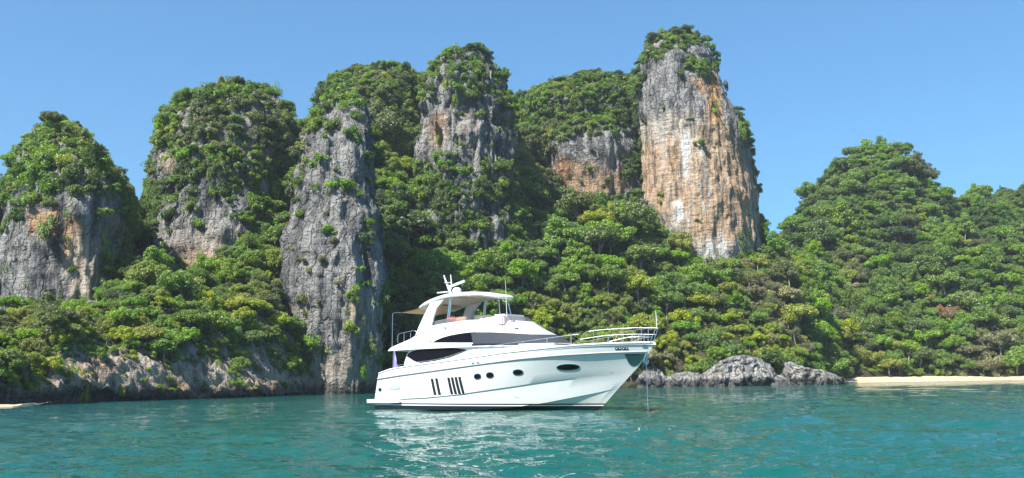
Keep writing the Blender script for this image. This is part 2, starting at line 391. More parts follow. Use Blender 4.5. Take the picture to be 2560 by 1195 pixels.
def shore_col(px, y0, Y0, ycl, rest):
    Yc = Y0 + 0.0
    return (px, [(y0, Y0 + 1.6), (y0 - 12, Y0 + 1.2), (y0 - 22, Y0 - 0.1), (y0 - 40, Y0 + 0.3), ((y0 - 40 + ycl) / 2, Y0 + 1.4), (ycl, Y0 + 3.0)] + rest)
sheet('shore_slope', 'rocky wooded slope above the undercut shore on the left', [
    (-420, [(1030, 70), (940, 74), (850, 84), (790, 98)]),
    (-200, [(1022, 75), (930, 79), (850, 88), (790, 104)]),
    (0, [(1010, 84), (960, 86), (900, 89), (850, 94), (790, 112)]),
    shore_col(150, 1005, 90, 935, [(860, 98), (790, 116)]),
    shore_col(250, 1000, 98, 900, [(820, 108), (750, 122)]),
    shore_col(330, 999, 101, 890, [(800, 112), (720, 126)]),
    shore_col(420, 997, 105, 905, [(790, 118), (705, 132)]),
    shore_col(550, 994, 111, 905, [(780, 124), (660, 142)]),
    shore_col(680, 990, 120, 925, [(760, 134), (620, 152)]),
    shore_col(760, 988, 131, 930, [(760, 146), (620, 162)]),
    (840, [(985, 146), (900, 150), (740, 160), (620, 170)])], rocky=0.8, step=.5, mat=ROCK)
sheet('gully_slope', 'dark wooded gully between the two left towers', [
    (200, [(800, 128), (720, 140), (640, 160), (580, 172)]), (300, [(780, 128), (700, 142), (620, 164), (565, 178)]), (345, [(760, 130), (670, 146), (600, 168), (555, 182)]),
    (400, [(740, 134), (680, 150), (610, 172), (560, 184)]), (470, [(730, 138), (670, 154), (620, 174), (570, 186)])], lower=1.0)
sheet('saddle_slope', 'green saddle between the second tower and the grey pillar', [
    (540, [(700, 146), (600, 150), (540, 154), (480, 160)]), (620, [(690, 146), (580, 150), (480, 153), (390, 158)]), (700, [(680, 148), (560, 153), (430, 159), (330, 168)]),
    (770, [(680, 152), (540, 160), (400, 172), (310, 186)]), (850, [(680, 158), (520, 172), (380, 190), (280, 212)]), (940, [(680, 165), (500, 182), (350, 200), (262, 216)]), (1010, [(680, 170), (480, 190), (350, 204), (270, 214)])], lower=1.5)
sheet('forest_slope', 'steep forest slope behind the yacht up to the cliffs', [
    (900, [(990, 152), (700, 172), (480, 190), (330, 206)]), (960, [(987, 152), (700, 171), (460, 190), (330, 206)]), (1000, [(985, 153), (700, 172), (520, 186), (410, 196)]), (1100, [(980, 157), (700, 176), (560, 187), (480, 192)]),
    (1200, [(975, 160), (700, 178), (560, 189), (485, 194)]), (1300, [(972, 165), (700, 182), (520, 198), (410, 214), (300, 236)]), (1350, [(971, 168), (700, 186), (545, 206), (470, 224), (410, 240)]),
    (1400, [(970, 170), (700, 188), (560, 208), (528, 220)]), (1500, [(969, 173), (700, 190), (565, 208), (528, 220)]), (1600, [(966, 176), (720, 192), (590, 206), (530, 214)]), (1700, [(964, 176.5), (760, 192), (670, 202), (620, 209)]),
    (1765, [(963, 177), (790, 190), (700, 202), (672, 207)]), (1850, [(962, 178), (800, 190), (680, 204), (645, 212)]), (1930, [(961, 180), (800, 194), (680, 212), (620, 228)]), (2010, [(959, 190), (830, 202), (720, 220), (650, 240)]),
    (2090, [(957, 206), (860, 222), (760, 242), (720, 262)])], lower=2.5)
sheet('wooded_hill', 'wooded hill on the right side behind the beach', [
    (1900, [(955, 212), (800, 226), (650, 262), (590, 286)]), (1950, [(955, 210), (800, 224), (650, 260), (584, 286)]), (1985, [(955, 210), (800, 224), (630, 258), (550, 288)]), (2030, [(955, 211), (800, 226), (600, 260), (484, 292)]),
    (2110, [(951, 219), (800, 234), (600, 264), (384, 298)]), (2160, [(950, 221), (800, 236), (600, 266), (362, 300)]), (2215, [(948, 223), (800, 236), (600, 268), (338, 302)]), (2280, [(946, 225), (800, 238), (600, 268), (366, 300)]), (2330, [(945, 227), (800, 238), (620, 264), (440, 294)]),
    (2380, [(944, 228), (800, 240), (620, 266), (490, 296)]), (2470, [(943, 229), (800, 241), (620, 268), (466, 300)]), (2560, [(942, 230), (800, 242), (620, 270), (452, 302)]), (2750, [(941, 231), (800, 244), (640, 272), (500, 302)]), (3050, [(940, 232), (820, 248), (700, 276), (600, 302)])], lower=4.5)

# beaches
def beach(name, label, shore, up, kind='structure'):
    s = on_water(np.array([q[0] for q in shore], float), np.array([q[1] for q in shore], float))
    nu, nv = 120, 14
    t = np.linspace(0, 1, nu); k = np.linspace(0, 1, len(s))
    S = np.stack([np.interp(t, k, s[:, i]) for i in range(3)], -1)
    rows = []
    for j in range(nv):
        v = j / (nv - 1); q = S.copy(); q[:, 1] += -3 + v * (up[0] + 3); q[:, 2] = -0.35 + (up[1] + .35) * v ** 0.9
        q[:, 2] += 0.12 * fbm(q * np.array([.3, .5, 1]), 3); q[:, 1] += 0.8 * fbm(q * .1, 2)
        rows.append(q)
    V = np.concatenate(rows)
    me = mesh_from(name, V, grid_faces(nu, nv), SAND)
    return tag(link(name, me), label, None, None, kind)
m, nt, b = new_mat('sand'); SAND = m
P_ = N(nt, 'ShaderNodeNewGeometry').outputs['Position']
nz = noise_n(nt, P_, 0.8, 5, 0.6)
c = mix_c(nt, ramp(nt, nz, (0.35, 0.7)), (0.46, 0.36, 0.22), (0.58, 0.48, 0.32))
sep = N(nt, 'ShaderNodeSeparateXYZ'); L(nt, P_, sep.inputs[0])
wet = math_n(nt, 'SUBTRACT', 1.0, ramp(nt, sep.outputs[2], (0.02, 0.22)))
c = mix_c(nt, math_n(nt, 'MULTIPLY', wet, 0.55), c, (0.25, 0.2, 0.13))
L(nt, c, b.inputs['Base Color']); b.inputs['Roughness'].default_value = 0.95
beach('beach', 'pale sand beach below the wooded hill', [(2085, 958), (2200, 956), (2330, 954), (2450, 952), (2560, 950), (2750, 948), (2950, 947)], (15, 1.6))
beach('beach', 'small patch of sand at the left foot of the shore slope', [(-60, 1020), (20, 1018), (80, 1015), (125, 1011)], (2.2, 0.25))

# ------------------------------------------------------------------ shore boulders
tower('boulder', 'pale grey boulder at the water just right of the bow of the yacht', [(972, 1578, 1668, 179, 4), (958, 1574, 1670, 179, 4.4), (938, 1584, 1664, 179, 4.2), (922, 1600, 1652, 179, 3.2), (914, 1610, 1634, 179, 1.8)],
      amp=0.32, freq=3.2, step=0.2, mat=BOULDER, kind='thing', cat='boulder', seed=21, group='boulders along the shore', sub=.35)
tower('boulder', 'low line of broken grey rock between the two pale boulders', [(972, 1646, 1785, 178, 3), (956, 1644, 1784, 178, 3.4), (942, 1656, 1776, 178, 3.0), (930, 1680, 1756, 178, 1.8)],
      amp=0.34, freq=3.2, step=0.2, mat=BOULDER, kind='thing', cat='boulder', seed=22, group='boulders along the shore', sub=.35)
tower('boulder', 'biggest light grey boulder on the shore, tall and deeply pitted', [(970, 1768, 1905, 177, 5), (955, 1762, 1915, 177, 5.6), (935, 1758, 1922, 177, 5.8), (915, 1772, 1918, 177, 5.2), (902, 1800, 1914, 177, 4.2), (893, 1830, 1908, 177, 2.8)],
      amp=0.55, freq=2.4, step=0.2, mat=BOULDER, kind='thing', cat='boulder', seed=23, p=2.7, group='boulders along the shore', sub=.35)
tower('boulder', 'flat brown ledge of rock between the biggest boulder and the sloping one', [(972, 1898, 1990, 178, 3), (960, 1894, 1994, 178, 3.2), (950, 1906, 1976, 178.5, 2.8), (938, 1918, 1960, 179, 1.8)],
      amp=0.28, freq=3.2, step=0.2, mat=BOULDER, kind='thing', cat='boulder', seed=24, group='boulders along the shore', sub=.35)
tower('boulder', 'long grey boulder sloping down to the beach', [(966, 1962, 2120, 183, 4), (955, 1954, 2120, 183, 4.6), (942, 1950, 2108, 183, 4.6), (930, 1950, 2076, 183, 4.0), (918, 1950, 2020, 183, 3.2), (904, 1952, 1980, 183, 1.8)],
      amp=0.55, freq=2.4, step=0.2, mat=BOULDER, kind='thing', cat='boulder', seed=25, p=2.7, group='boulders along the shore', sub=.35)
# ------------------------------------------------------------------ vegetation: leaf and bark materials
LEAF = {'dark green': (0.082, 0.138, 0.018), 'mid green': (0.150, 0.232, 0.020), 'bright green': (0.200, 0.305, 0.018), 'yellow-green': (0.295, 0.320, 0.024),
        'olive green': (0.145, 0.165, 0.050), 'dry brown': (0.27, 0.24, 0.12), 'orange': (0.34, 0.185, 0.085)}
def leaf_material(nm, col):
    m = bpy.data.materials.new('leaf_' + nm.replace(' ', '_').replace('-', '_')); m.use_nodes = True
    nt = m.node_tree; nt.nodes.clear()
    out = nt.nodes.new('ShaderNodeOutputMaterial')
    geo = nt.nodes.new('ShaderNodeNewGeometry'); oi = nt.nodes.new('ShaderNodeObjectInfo')
    hs = nt.nodes.new('ShaderNodeHueSaturation')
    hs.inputs['Color'].default_value = (*col, 1)
    r1 = oi.outputs['Random']; r2 = geo.outputs['Random Per Island']
    r1b = math_n(nt, 'FRACT', math_n(nt, 'MULTIPLY', r1, 7.31))
    hue = math_n(nt, 'ADD', 0.488, math_n(nt, 'ADD', math_n(nt, 'MULTIPLY', r1, 0.024), math_n(nt, 'MULTIPLY', r2, 0.016)))
    L(nt, hue, hs.inputs['Hue'])
    val = math_n(nt, 'MULTIPLY', math_n(nt, 'ADD', 0.78, math_n(nt, 'MULTIPLY', r1b, 0.42)), math_n(nt, 'ADD', 0.62, math_n(nt, 'MULTIPLY', r2, 0.76)))
    clump = noise_n(nt, geo.outputs['Position'], 0.9, 2, .5)
    val = math_n(nt, 'MULTIPLY', val, math_n(nt, 'ADD', 0.55, math_n(nt, 'MULTIPLY', clump, 0.9)))
    L(nt, val, hs.inputs['Value'])
    L(nt, math_n(nt, 'ADD', 0.82, math_n(nt, 'MULTIPLY', r1b, 0.25)), hs.inputs['Saturation'])
    d = nt.nodes.new('ShaderNodeBsdfDiffuse'); t = nt.nodes.new('ShaderNodeBsdfTranslucent'); g = nt.nodes.new('ShaderNodeBsdfGlossy')
    L(nt, hs.outputs[0], d.inputs[0])
    L(nt, mix_c(nt, 1.0, hs.outputs[0], (1.15, 1.25, 0.6), 'MULTIPLY'), t.inputs[0])
    g.inputs['Roughness'].default_value = 0.5; g.inputs[0].default_value = (0.9, 0.95, 1.0, 1)
    a = nt.nodes.new('ShaderNodeMixShader'); a.inputs[0].default_value = 0.46; L(nt, d.outputs[0], a.inputs[1]); L(nt, t.outputs[0], a.inputs[2])
    e = nt.nodes.new('ShaderNodeMixShader'); e.inputs[0].default_value = 0.035; L(nt, a.outputs[0], e.inputs[1]); L(nt, g.outputs[0], e.inputs[2])
    L(nt, e.outputs[0], out.inputs[0])
    return m
LM = {k: leaf_material(k, v) for k, v in LEAF.items()}
m, nt, b = new_mat('bark'); BARK = m
P_ = N(nt, 'ShaderNodeNewGeometry').outputs['Position']
c = mix_c(nt, noise_n(nt, P_, 3.0, 3), (0.12, 0.10, 0.08), (0.34, 0.31, 0.26)); L(nt, c, b.inputs['Base Color']); b.inputs['Roughness'].default_value = 0.9

# ------------------------------------------------------------------ vegetation: plant shapes (crown radius 1)
def crown(seed, nlobe, flat, nleaf, lsize, up=0.25, z0=1.15, spread=1.0, lr=(0.26, 0.46), droop=0.0):
    r = np.random.default_rng(seed)
    k = 0; cen = []
    while len(cen) < nlobe and k < 4000:
        k += 1
        d = r.normal(size=3); d /= np.linalg.norm(d)
        if d[2] < -0.35: continue
        q = d * r.uniform(0.30, 0.98) * np.array([spread, spread, flat]) + np.array([.12 * sin(seed), .12 * cos(seed), 0])
        if all(np.linalg.norm((q - c) / np.array([1, 1, .8])) > 0.15 for c in cen): cen.append(q)
    cen = np.array(cen); rad = r.uniform(lr[0], lr[1], len(cen))
    w = rad ** 2; w /= w.sum()
    li = r.choice(len(cen), nleaf, p=w)
    d = r.normal(size=(nleaf, 3)); d[:, 2] += 0.35; d /= np.linalg.norm(d, axis=1)[:, None]
    pos = cen[li] + d * (rad[li] * r.uniform(0.55, 1.08, nleaf))[:, None] * np.array([1, 1, 0.78])
    pos[:, 2] -= droop * (pos[:, 0] ** 2 + pos[:, 1] ** 2)
    n = d * 0.65 + np.array([0, 0, up]) + r.normal(size=(nleaf, 3)) * 0.42
    n /= np.linalg.norm(n, axis=1)[:, None]
    a = np.cross(n, r.normal(size=(nleaf, 3))); a /= np.linalg.norm(a, axis=1)[:, None]
    bb = np.cross(n, a)
    s = lsize * r.uniform(0.6, 1.35, nleaf)
    q = np.stack([pos - a * s[:, None] * 1.25, pos - bb * s[:, None] * .72 + n * s[:, None] * .1, pos + a * s[:, None] * 1.25, pos + bb * s[:, None] * .72 + n * s[:, None] * .1], 1)
    q[..., 2] += z0
    return q.reshape(-1, 3), np.arange(nleaf * 4).reshape(-1, 4)
def tube_np(pts, rad, seg=5):
    pts = np.asarray(pts, float); rad = np.asarray(rad, float); V = []
    for i, p in enumerate(pts):
        t = pts[min(i + 1, len(pts) - 1)] - pts[max(i - 1, 0)]; t /= max(1e-9, np.linalg.norm(t))
        a = np.cross(t, [0.31, 0.95, 0.11]); a /= np.linalg.norm(a); b2 = np.cross(t, a)
        ang = np.arange(seg) * 2 * pi / seg
        V.append(p + rad[i] * (np.cos(ang)[:, None] * a + np.sin(ang)[:, None] * b2))
    return np.concatenate(V), grid_faces(seg, len(pts), True)
def trunk(seed, h, nlimb, r0=0.055, flat=.6, z0=1.15):
    r = np.random.default_rng(seed + 500); V = []; F = []; off = 0
    top = np.array([r.uniform(-.12, .12), r.uniform(-.12, .12), h])
    lines = [([np.array([0, 0, -0.55]), np.array([r.uniform(-.05, .05), r.uniform(-.05, .05), h * .45]), top], [r0, r0 * .8, r0 * .45])]
    for k in range(nlimb):
        a = r.uniform(0, 2 * pi); e = np.array([cos(a) * r.uniform(.4, .85), sin(a) * r.uniform(.4, .85), z0 + r.uniform(-.15, .8 * flat)])
        s = np.array([0, 0, h * r.uniform(.4, .95)]) + top * np.array([1, 1, 0]) * .7
        lines.append(([s, (s + e) / 2 + np.array([0, 0, .08]), e], [r0 * .5, r0 * .35, r0 * .15]))
    for p, q in lines:
        v, f = tube_np(p, q); V.append(v); F.append(f + off); off += len(v)
    return np.concatenate(V), np.concatenate(F)

#            lobes flat leaves size  z0   extras                 trunk height, limbs
SHAPES = {
    'spreading': [dict(nlobe=46, flat=.45, nleaf=5600, lsize=.042, z0=1.0, spread=1.05, lr=(.13, .30)), (1.0, 6)],
    'domed':     [dict(nlobe=44, flat=.72, nleaf=5800, lsize=.042, z0=0.72, lr=(.13, .32)), (0.72, 4)],
    'tall':      [dict(nlobe=44, flat=1.05, nleaf=5800, lsize=.042, z0=.95, spread=.8, lr=(.12, .30)), (1.1, 4)],
    'bushy':     [dict(nlobe=30, flat=.62, nleaf=4200, lsize=.042, z0=0.55, lr=(.14, .32), up=.35), (0.5, 4)],
    'sparse':    [dict(nlobe=20, flat=.75, nleaf=1900, lsize=.038, z0=0.6, lr=(.22, .42)), (.75, 9)],
}
CROWN, TRUNK = {}, {}
for si, (sn, (ck, (h, nl))) in enumerate(SHAPES.items()):
    for v in range(3):
        cV, cF = crown(100 + si * 10 + v, **ck); tV, tF = trunk(si * 10 + v, h, nl, flat=ck['flat'], z0=ck['z0'])
        TRUNK[sn, v] = mesh_from('trunk', tV, tF, BARK)
        CROWN[sn, v] = (cV, cF)
CMESH = {k: mesh_from('crown', *q, LM['mid green'], smooth=False) for k, q in CROWN.items()}
_scr = [crown(900 + k, nlobe=9, flat=.7, nleaf=900, lsize=.078, z0=.45, lr=(.3, .5), up=.3) for k in range(3)]
_scr.append(crown(950, nlobe=14, flat=.95, nleaf=600, lsize=.07, z0=.5, lr=(.3, .5), up=.2))

# ------------------------------------------------------------------ where plants grow
ROCKY = [   # (area on the faces, how many of the plants stay)
    ([(-20, 520), (60, 512), (150, 500), (215, 480), (245, 520), (252, 690), (250, 760), (200, 790), (-20, 790)], .05), ([(-20, 640), (100, 640), (100, 720), (-20, 720)], .35),
    ([(40, 330), (60, 290), (150, 285), (150, 312), (60, 345)], .25), ([(-20, 400), (25, 410), (20, 520), (-20, 520)], .12),
    ([(370, 355), (440, 380), (445, 470), (365, 470)], .22), ([(340, 610), (420, 600), (500, 500), (610, 470), (625, 570), (560, 650), (440, 690), (345, 700)], .10),
    ([(560, 195), (700, 205), (745, 240), (745, 290), (680, 290), (620, 240)], .40), ([(700, 330), (800, 330), (790, 420), (700, 420)], .4),
    ([(800, 255), (930, 260), (945, 480), (970, 600), (970, 990), (740, 1000), (690, 840), (690, 700), (700, 600), (780, 420)], .10),
    ([(700, 420), (880, 300), (880, 560), (720, 640)], .42), ([(1035, 255), (1200, 245), (1270, 265), (1296, 400), (1180, 420), (1030, 405)], .05),
    ([(1130, 105), (1195, 105), (1195, 150), (1130, 150)], .25), ([(1200, 130), (1270, 130), (1280, 260), (1215, 250)], .45),
    ([(1362, 395), (1440, 335), (1585, 330), (1600, 400), (1560, 495), (1375, 500)], .03),
    ([(1592, 235), (1625, 165), (1700, 118), (1765, 118), (1800, 190), (1835, 260), (1885, 430), (1908, 620), (1800, 660), (1735, 650), (1650, 560), (1596, 480)], .012),
    ([(1160, 560), (1205, 560), (1205, 700), (1165, 690)], .25), ([(1100, 430), (1150, 430), (1150, 475), (1100, 475)], .3),
    ([(120, 965), (190, 900), (300, 880), (330, 890), (450, 900), (600, 915), (770, 925), (770, 1010), (110, 1012)], .22), ([(-30, 985), (150, 985), (150, 1015), (-30, 1015)], .15),
    ([(1480, 700), (1510, 700), (1510, 760), (1480, 760)], .3)]
EXTRA = [([(1715, 145), (1770, 150), (1775, 190), (1720, 190)], 1.0), ([(1555, 400), (1610, 340), (1612, 450), (1560, 455)], 1.2), ([(700, 840), (770, 840), (770, 930), (690, 960)], .9), ([(760, 280), (800, 280), (800, 320), (770, 320)], 1)]
# (area, weights of the colours, weights of the shapes, radius range in metres)
C7 = ['dark green', 'mid green', 'bright green', 'yellow-green', 'olive green', 'dry brown', 'orange']
SH = list(SHAPES)
PATCH = [
    ([(2320, 790), (2430, 790), (2430, 840), (2320, 840)], (0, .3, .3, 0, .05, .1, .25), (0, .6, 0, .4, 0), (2.2, 3.0)),
    ([(1560, 800), (1640, 800), (1650, 850), (1560, 850)], (0, .2, .1, .2, .1, .1, .3), (0, .3, 0, .5, .2), (1.8, 2.6)),
    ([(1640, 830), (1760, 780), (2010, 830), (2020, 930), (1640, 950)], (0, .12, .2, .48, .12, .08, 0), (.1, .2, 0, .6, .1), (1.6, 2.6)),
    ([(1840, 600), (1960, 600), (2040, 740), (2180, 740), (2180, 840), (1950, 840), (1850, 760)], (.05, .26, .26, .14, .20, .09, 0), (.2, .2, .1, .2, .3), (2.0, 3.2)),
    ([(1300, 760), (1640, 740), (1640, 900), (1300, 900)], (.03, .2, .32, .32, .1, .03, 0), (.2, .3, .1, .35, .05), (1.8, 3.0)),
    ([(1480, 600), (1780, 600), (1780, 820), (1480, 800)], (.3, .35, .25, .05, .05, 0, 0), (.4, .3, .3, 0, 0), (2.6, 4.2)),
    ([(960, 380), (1320, 380), (1320, 560), (960, 560)], (.08, .2, .36, .18, .1, .08, 0), (.3, .4, .15, .1, .05), (2.2, 3.6)),
    ([(960, 560), (1640, 440), (1640, 760), (960, 960)], (.18, .32, .34, .08, .06, .02, 0), (.35, .3, .25, .1, 0), (2.6, 4.2)),
    ([(1900, 300), (2700, 300), (2700, 560), (1900, 600)], (.26, .38, .24, .03, .08, .01, 0), (.28, .40, .32, 0, 0), (1.9, 3.5)),
    ([(1900, 560), (2700, 560), (2700, 760), (1900, 760)], (.20, .34, .36, .05, .05, 0, 0), (.3, .42, .28, 0, 0), (2.2, 4.2)),
    ([(2000, 740), (2700, 740), (2700, 960), (2000, 960)], (.08, .28, .40, .12, .08, .04, 0), (.3, .35, .1, .2, .05), (2.2, 3.6)),
    ([(60, 900), (160, 900), (160, 960), (60, 960)], (0, .1, .2, .7, 0, 0, 0), (0, .3, 0, .7, 0), (1.0, 1.5)),
    ([(-200, 740), (340, 740), (340, 1010), (-200, 1010)], (.02, .16, .34, .32, .12, .04, 0), (.2, .3, .1, .25, .15), (.9, 1.6)),
    ([(340, 560), (780, 560), (780, 1000), (340, 1000)], (.04, .20, .36, .27, .10, .03, 0), (.3, .35, .1, .2, .05), (1.2, 2.2)),
    ([(180, 400), (480, 400), (480, 760), (180, 760)], (.6, .3, .05, 0, .05, 0, 0), (.3, .4, .3, 0, 0), (1.8, 2.8)),
    ([(480, 200), (1010, 200), (1010, 640), (480, 640)], (.12, .3, .26, .14, .14, .04, 0), (.2, .4, .1, .25, .05), (1.8, 2.8)),
]
DEF = (None, (.2, .36, .22, .04, .14, .04, 0), (.3, .3, .2, .15, .05), (2.2, 3.6))
SCRUB_W = {'limestone': (.18, .40, .22, .06, .12, .02, 0)}
def patch_of(px, py):
    k = np.full(px.shape, -1)
    for i, pz in enumerate(PATCH):
        k = np.where((k < 0) & in_poly(px, py, pz[0]), i, k)
    return k
def rocky_of(px, py):
    w = np.ones(px.shape)
    for poly, v in ROCKY: w = np.minimum(w, np.where(in_poly(px, py, poly), v, 1.0))
    for poly, v in EXTRA: w = np.where(in_poly(px, py, poly), v, w)
    return w
def sample(c, nr, ar, dens):
    view = EYE - c; view /= np.linalg.norm(view, axis=1)[:, None]
    vis = (nr * view).sum(1)
    px, py, w = project(c)
    ok = (vis > -0.25) & (px > -130) & (px < 2690) & (py < 1020) & (c[:, 2] > 0.9)
    wt = ar * ok * dens
    n = rng.poisson(wt.sum()); 
    if n == 0: return np.zeros((0, 3)), np.zeros((0, 3)), np.zeros(0), np.zeros(0)
    i = rng.choice(len(c), n, p=wt / wt.sum())
    P = c[i] + rng.normal(size=(n, 3)) * np.sqrt(ar[i])[:, None] * .45
    px, py, _ = project(P)
    jx = px + 16 * noise3(np.stack([px * .05, py * .05, 0 * px], -1)); jy = py + 16 * noise3(np.stack([px * .05, py * .05, 0 * px + 9], -1))
    keepm = rng.random(n) < rocky_of(jx, jy)
    return P[keepm], nr[i][keepm], jx[keepm], jy[keepm]
trees, scrub = [], []
def pick(P, w):
    w = np.array(w) / sum(w)
    g = 0.80 * noise3(P[None] * np.array([.045, .03, .06]))[0] / .38 + 0.62 * rng.normal()
    return C7[min(6, int(np.searchsorted(np.cumsum(w), 0.5 * (1 + math.erf(g / 1.414)))))]
for name, c, nr, ar in SURF:
    if name == 'boulder': continue
    slope = name.endswith('_slope') or name == 'wooded_hill'
    small = name in ('shore_slope', 'gully_slope', 'saddle_slope')
    if slope:
        P, n_, px, py = sample(c, nr, ar, .6 if name == 'shore_slope' else .5 if small else .30)
        pk = patch_of(px, py)
        order = rng.permutation(len(P)); cells = {}
        for j in order:
            pz = PATCH[pk[j]] if pk[j] >= 0 else DEF
            if name == 'shore_slope' and ((n_[j][2] < 0.05 and rng.random() < .8) or (P[j][2] < 3.0 and px[j] > 60) or (py[j] > 872 and px[j] > 140 and rng.random() < .85)): continue
            r = rng.uniform(*pz[3]) * (0.62 + 0.95 * rng.random() ** 2)
            q = P[j]; g = (int(q[0] // 6), int(q[1] // 6), int(q[2] // 6)); okk = True
            for a in (-1, 0, 1):
                for b_ in (-1, 0, 1):
                    for d_ in (-1, 0, 1):
                        for (q2, r2) in cells.get((g[0] + a, g[1] + b_, g[2] + d_), ()):
                            if (q2[0] - q[0]) ** 2 + (q2[1] - q[1]) ** 2 * .6 + (q2[2] - q[2]) ** 2 < (0.42 * (r + r2)) ** 2: okk = False; break
            if not okk: continue
            cells.setdefault(g, []).append((q, r))
            trees.append((q, r, pick(q, pz[1]), SH[rng.choice(5, p=np.array(pz[2]) / sum(pz[2]))], int(rng.integers(3))))
        P, n_, px, py = sample(c, nr, ar, .8 if small else .20)
        rr = (.35, .9) if name == 'shore_slope' else (.7, 1.6)
    else:
        bare = fbm(c * .07 + 40, 3)
        dn = np.clip(.55 + .9 * bare, .12, 1.1) * np.where(nr[:, 2] < -.25, .35, 1.0)
        if name == 'limestone_pillar': dn = dn * .8
        pxc, pyc, _ = project(c)
        if name.startswith('limestone_tower'): dn = np.where((pxc < 760) & (pyc < 480), np.maximum(dn, .6), dn)
        if name in ('limestone_ridge', 'limestone_mound'): dn = np.maximum(dn, .9)
        P, n_, px, py = sample(c, nr, ar, 1.25 * dn)
        rr = (.55, 1.75)
    pk = patch_of(px, py) if slope else np.full(len(P), -1)
    for j in range(len(P)):
        w = PATCH[pk[j]][1] if pk[j] >= 0 else (SCRUB_W['limestone'] if not slope else DEF[1])
        r = rr[0] + (rr[1] - rr[0]) * rng.random() ** 1.8
        q = P[j] + n_[j] * (0.12 * r) - np.array([0, 0, .25 * r])
        scrub.append((q, r, pick(q, w), int(rng.choice(4, p=[.3, .3, .25, .15])), 1.0))
        if n_[j][2] < .25 and rng.random() < .22:
            k_ = rng.uniform(1.8, 3.0); scrub[-1] = (q - np.array([0, 0, r * .45 * k_]), r * .75, scrub[-1][2], scrub[-1][3], k_)
    if not slope:     # a few real trees on the shoulders of the towers
        P, n_, px, py = sample(c, nr, ar, np.where(nr[:, 2] > .15, .05, .012) if name not in ('limestone_ridge', 'limestone_mound') else np.where(nr[:, 2] > -.3, .10, 0))
        for j in range(len(P)):
            trees.append((P[j], rng.uniform(1.0, 1.9), C7[rng.choice(5, p=[.34, .4, .12, .02, .12])], SH[rng.choice(4, p=[.35, .35, .15, .15])], int(rng.integers(3))))

# ------------------------------------------------------------------ the 300 trees that show largest become things, the others one forest
def showing(items):
    dep = np.full((300, 640), 1e9); idb = np.full((300, 640), -1)
    yy, xx = np.mgrid[0:300, 0:640]
    order = np.argsort([-np.linalg.norm(t[0] - EYE) for t in items])
    for i in order:
        q, r = items[i][0], items[i][1]
        ctr = q + np.array([0, 0, SHAPES[items[i][3]][0]['z0'] * r]) if isinstance(items[i][3], str) else q + np.array([0, 0, .45 * r])
        px, py, w = project(ctr); X, Y = px / 4, py / 4; R = FPX * r / w / 4 * .9
        x0, x1, y0, y1 = int(max(0, X - R)), int(min(640, X + R + 2)), int(max(0, Y - R)), int(min(300, Y + R + 2))
        if x1 <= x0 or y1 <= y0: continue
        mk = (xx[y0:y1, x0:x1] - X) ** 2 + ((yy[y0:y1, x0:x1] - Y) / .75) ** 2 < R * R
        idb[y0:y1, x0:x1][mk] = i
    return np.bincount(idb[idb >= 0].ravel(), minlength=len(items))
allp = trees + scrub
cnt = showing(allp)[:len(trees)].astype(float)
trv = []
for ob in list(COL.objects):
    if ob.type == 'MESH' and ob.get('kind') == 'structure' and ob.name.split('.')[0] != 'beach':
        trv.append(BVHTree.FromObject(ob, bpy.context.evaluated_depsgraph_get()))
eyev = Vector(EYE)
for i, t in enumerate(trees):
    if cnt[i] <= 0: continue
    ctr = t[0] + np.array([0, 0, SHAPES[t[3]][0]['z0'] * t[1]]); dv = Vector(ctr) - eyev; dist = dv.length; dv.normalize()
    for bv in trv:
        h = bv.ray_cast(eyev, dv, dist - t[1] * 1.1)
        if h[0] is not None: cnt[i] = 0; break
    px, py, _ = project(ctr)
    if not (10 < px < 2550): cnt[i] *= .5
    if 945 < px < 1600 and py > 860: cnt[i] = 0         # behind the hull of the yacht
best = set(np.argsort(-cnt)[:300].tolist())
ZONES = [('on the far left shore slope', (-999, 330, 740, 1100)), ('on the shore left of the grey pillar', (330, 800, 600, 1100)), ('in the gully between the left towers', (150, 480, 430, 760)),
         ('on the saddle left of the grey pillar', (480, 860, 0, 640)), ('behind the grey pillar', (860, 1010, 0, 480)), ("behind the yacht's stern", (800, 1130, 640, 1100)), ("behind the yacht's hardtop", (1130, 1300, 640, 1100)),
         ("behind the yacht's foredeck", (1300, 1640, 700, 1100)), ('under the middle tower', (860, 1330, 330, 640)), ('below the low orange cliff', (1330, 1600, 440, 700)), ('left of the tallest tower', (1240, 1600, 0, 440)),
         ('above the shore boulders', (1640, 2110, 800, 1100)), ('at the foot of the tallest tower', (1600, 1920, 540, 800)), ('beside the tallest tower', (1560, 1920, 0, 600)), ('on the crest of the right hill', (1900, 2999, 0, 520)), ('high on the right hill', (1900, 2999, 520, 640)),
         ('halfway up the right hill', (1900, 2999, 640, 760)), ('low on the right hill', (1900, 2999, 760, 850)), ('just above the beach', (2100, 2999, 850, 1100)), ('on the leftmost tower', (-999, 360, 0, 740)), ('on the second tower from left', (340, 760, 0, 640))]
ORD = 'first second third fourth fifth sixth seventh eighth ninth tenth eleventh twelfth thirteenth fourteenth fifteenth sixteenth seventeenth eighteenth nineteenth twentieth'.split()
ORD += ['twenty-' + o for o in ORD[:9]] + ['thirtieth'] + ['thirty-' + o for o in ORD[:9]]
groups = {}
for i in best:
    q, r, col, sh, v = trees[i]
    px, py, _ = project(q + np.array([0, 0, SHAPES[sh][0]['z0'] * r]))
    zn = next((z for z, (a, b_, c_, d_) in ZONES if a <= px < b_ and c_ <= py < d_), 'on the slope')
    groups.setdefault((col, sh, zn), []).append((px, i))
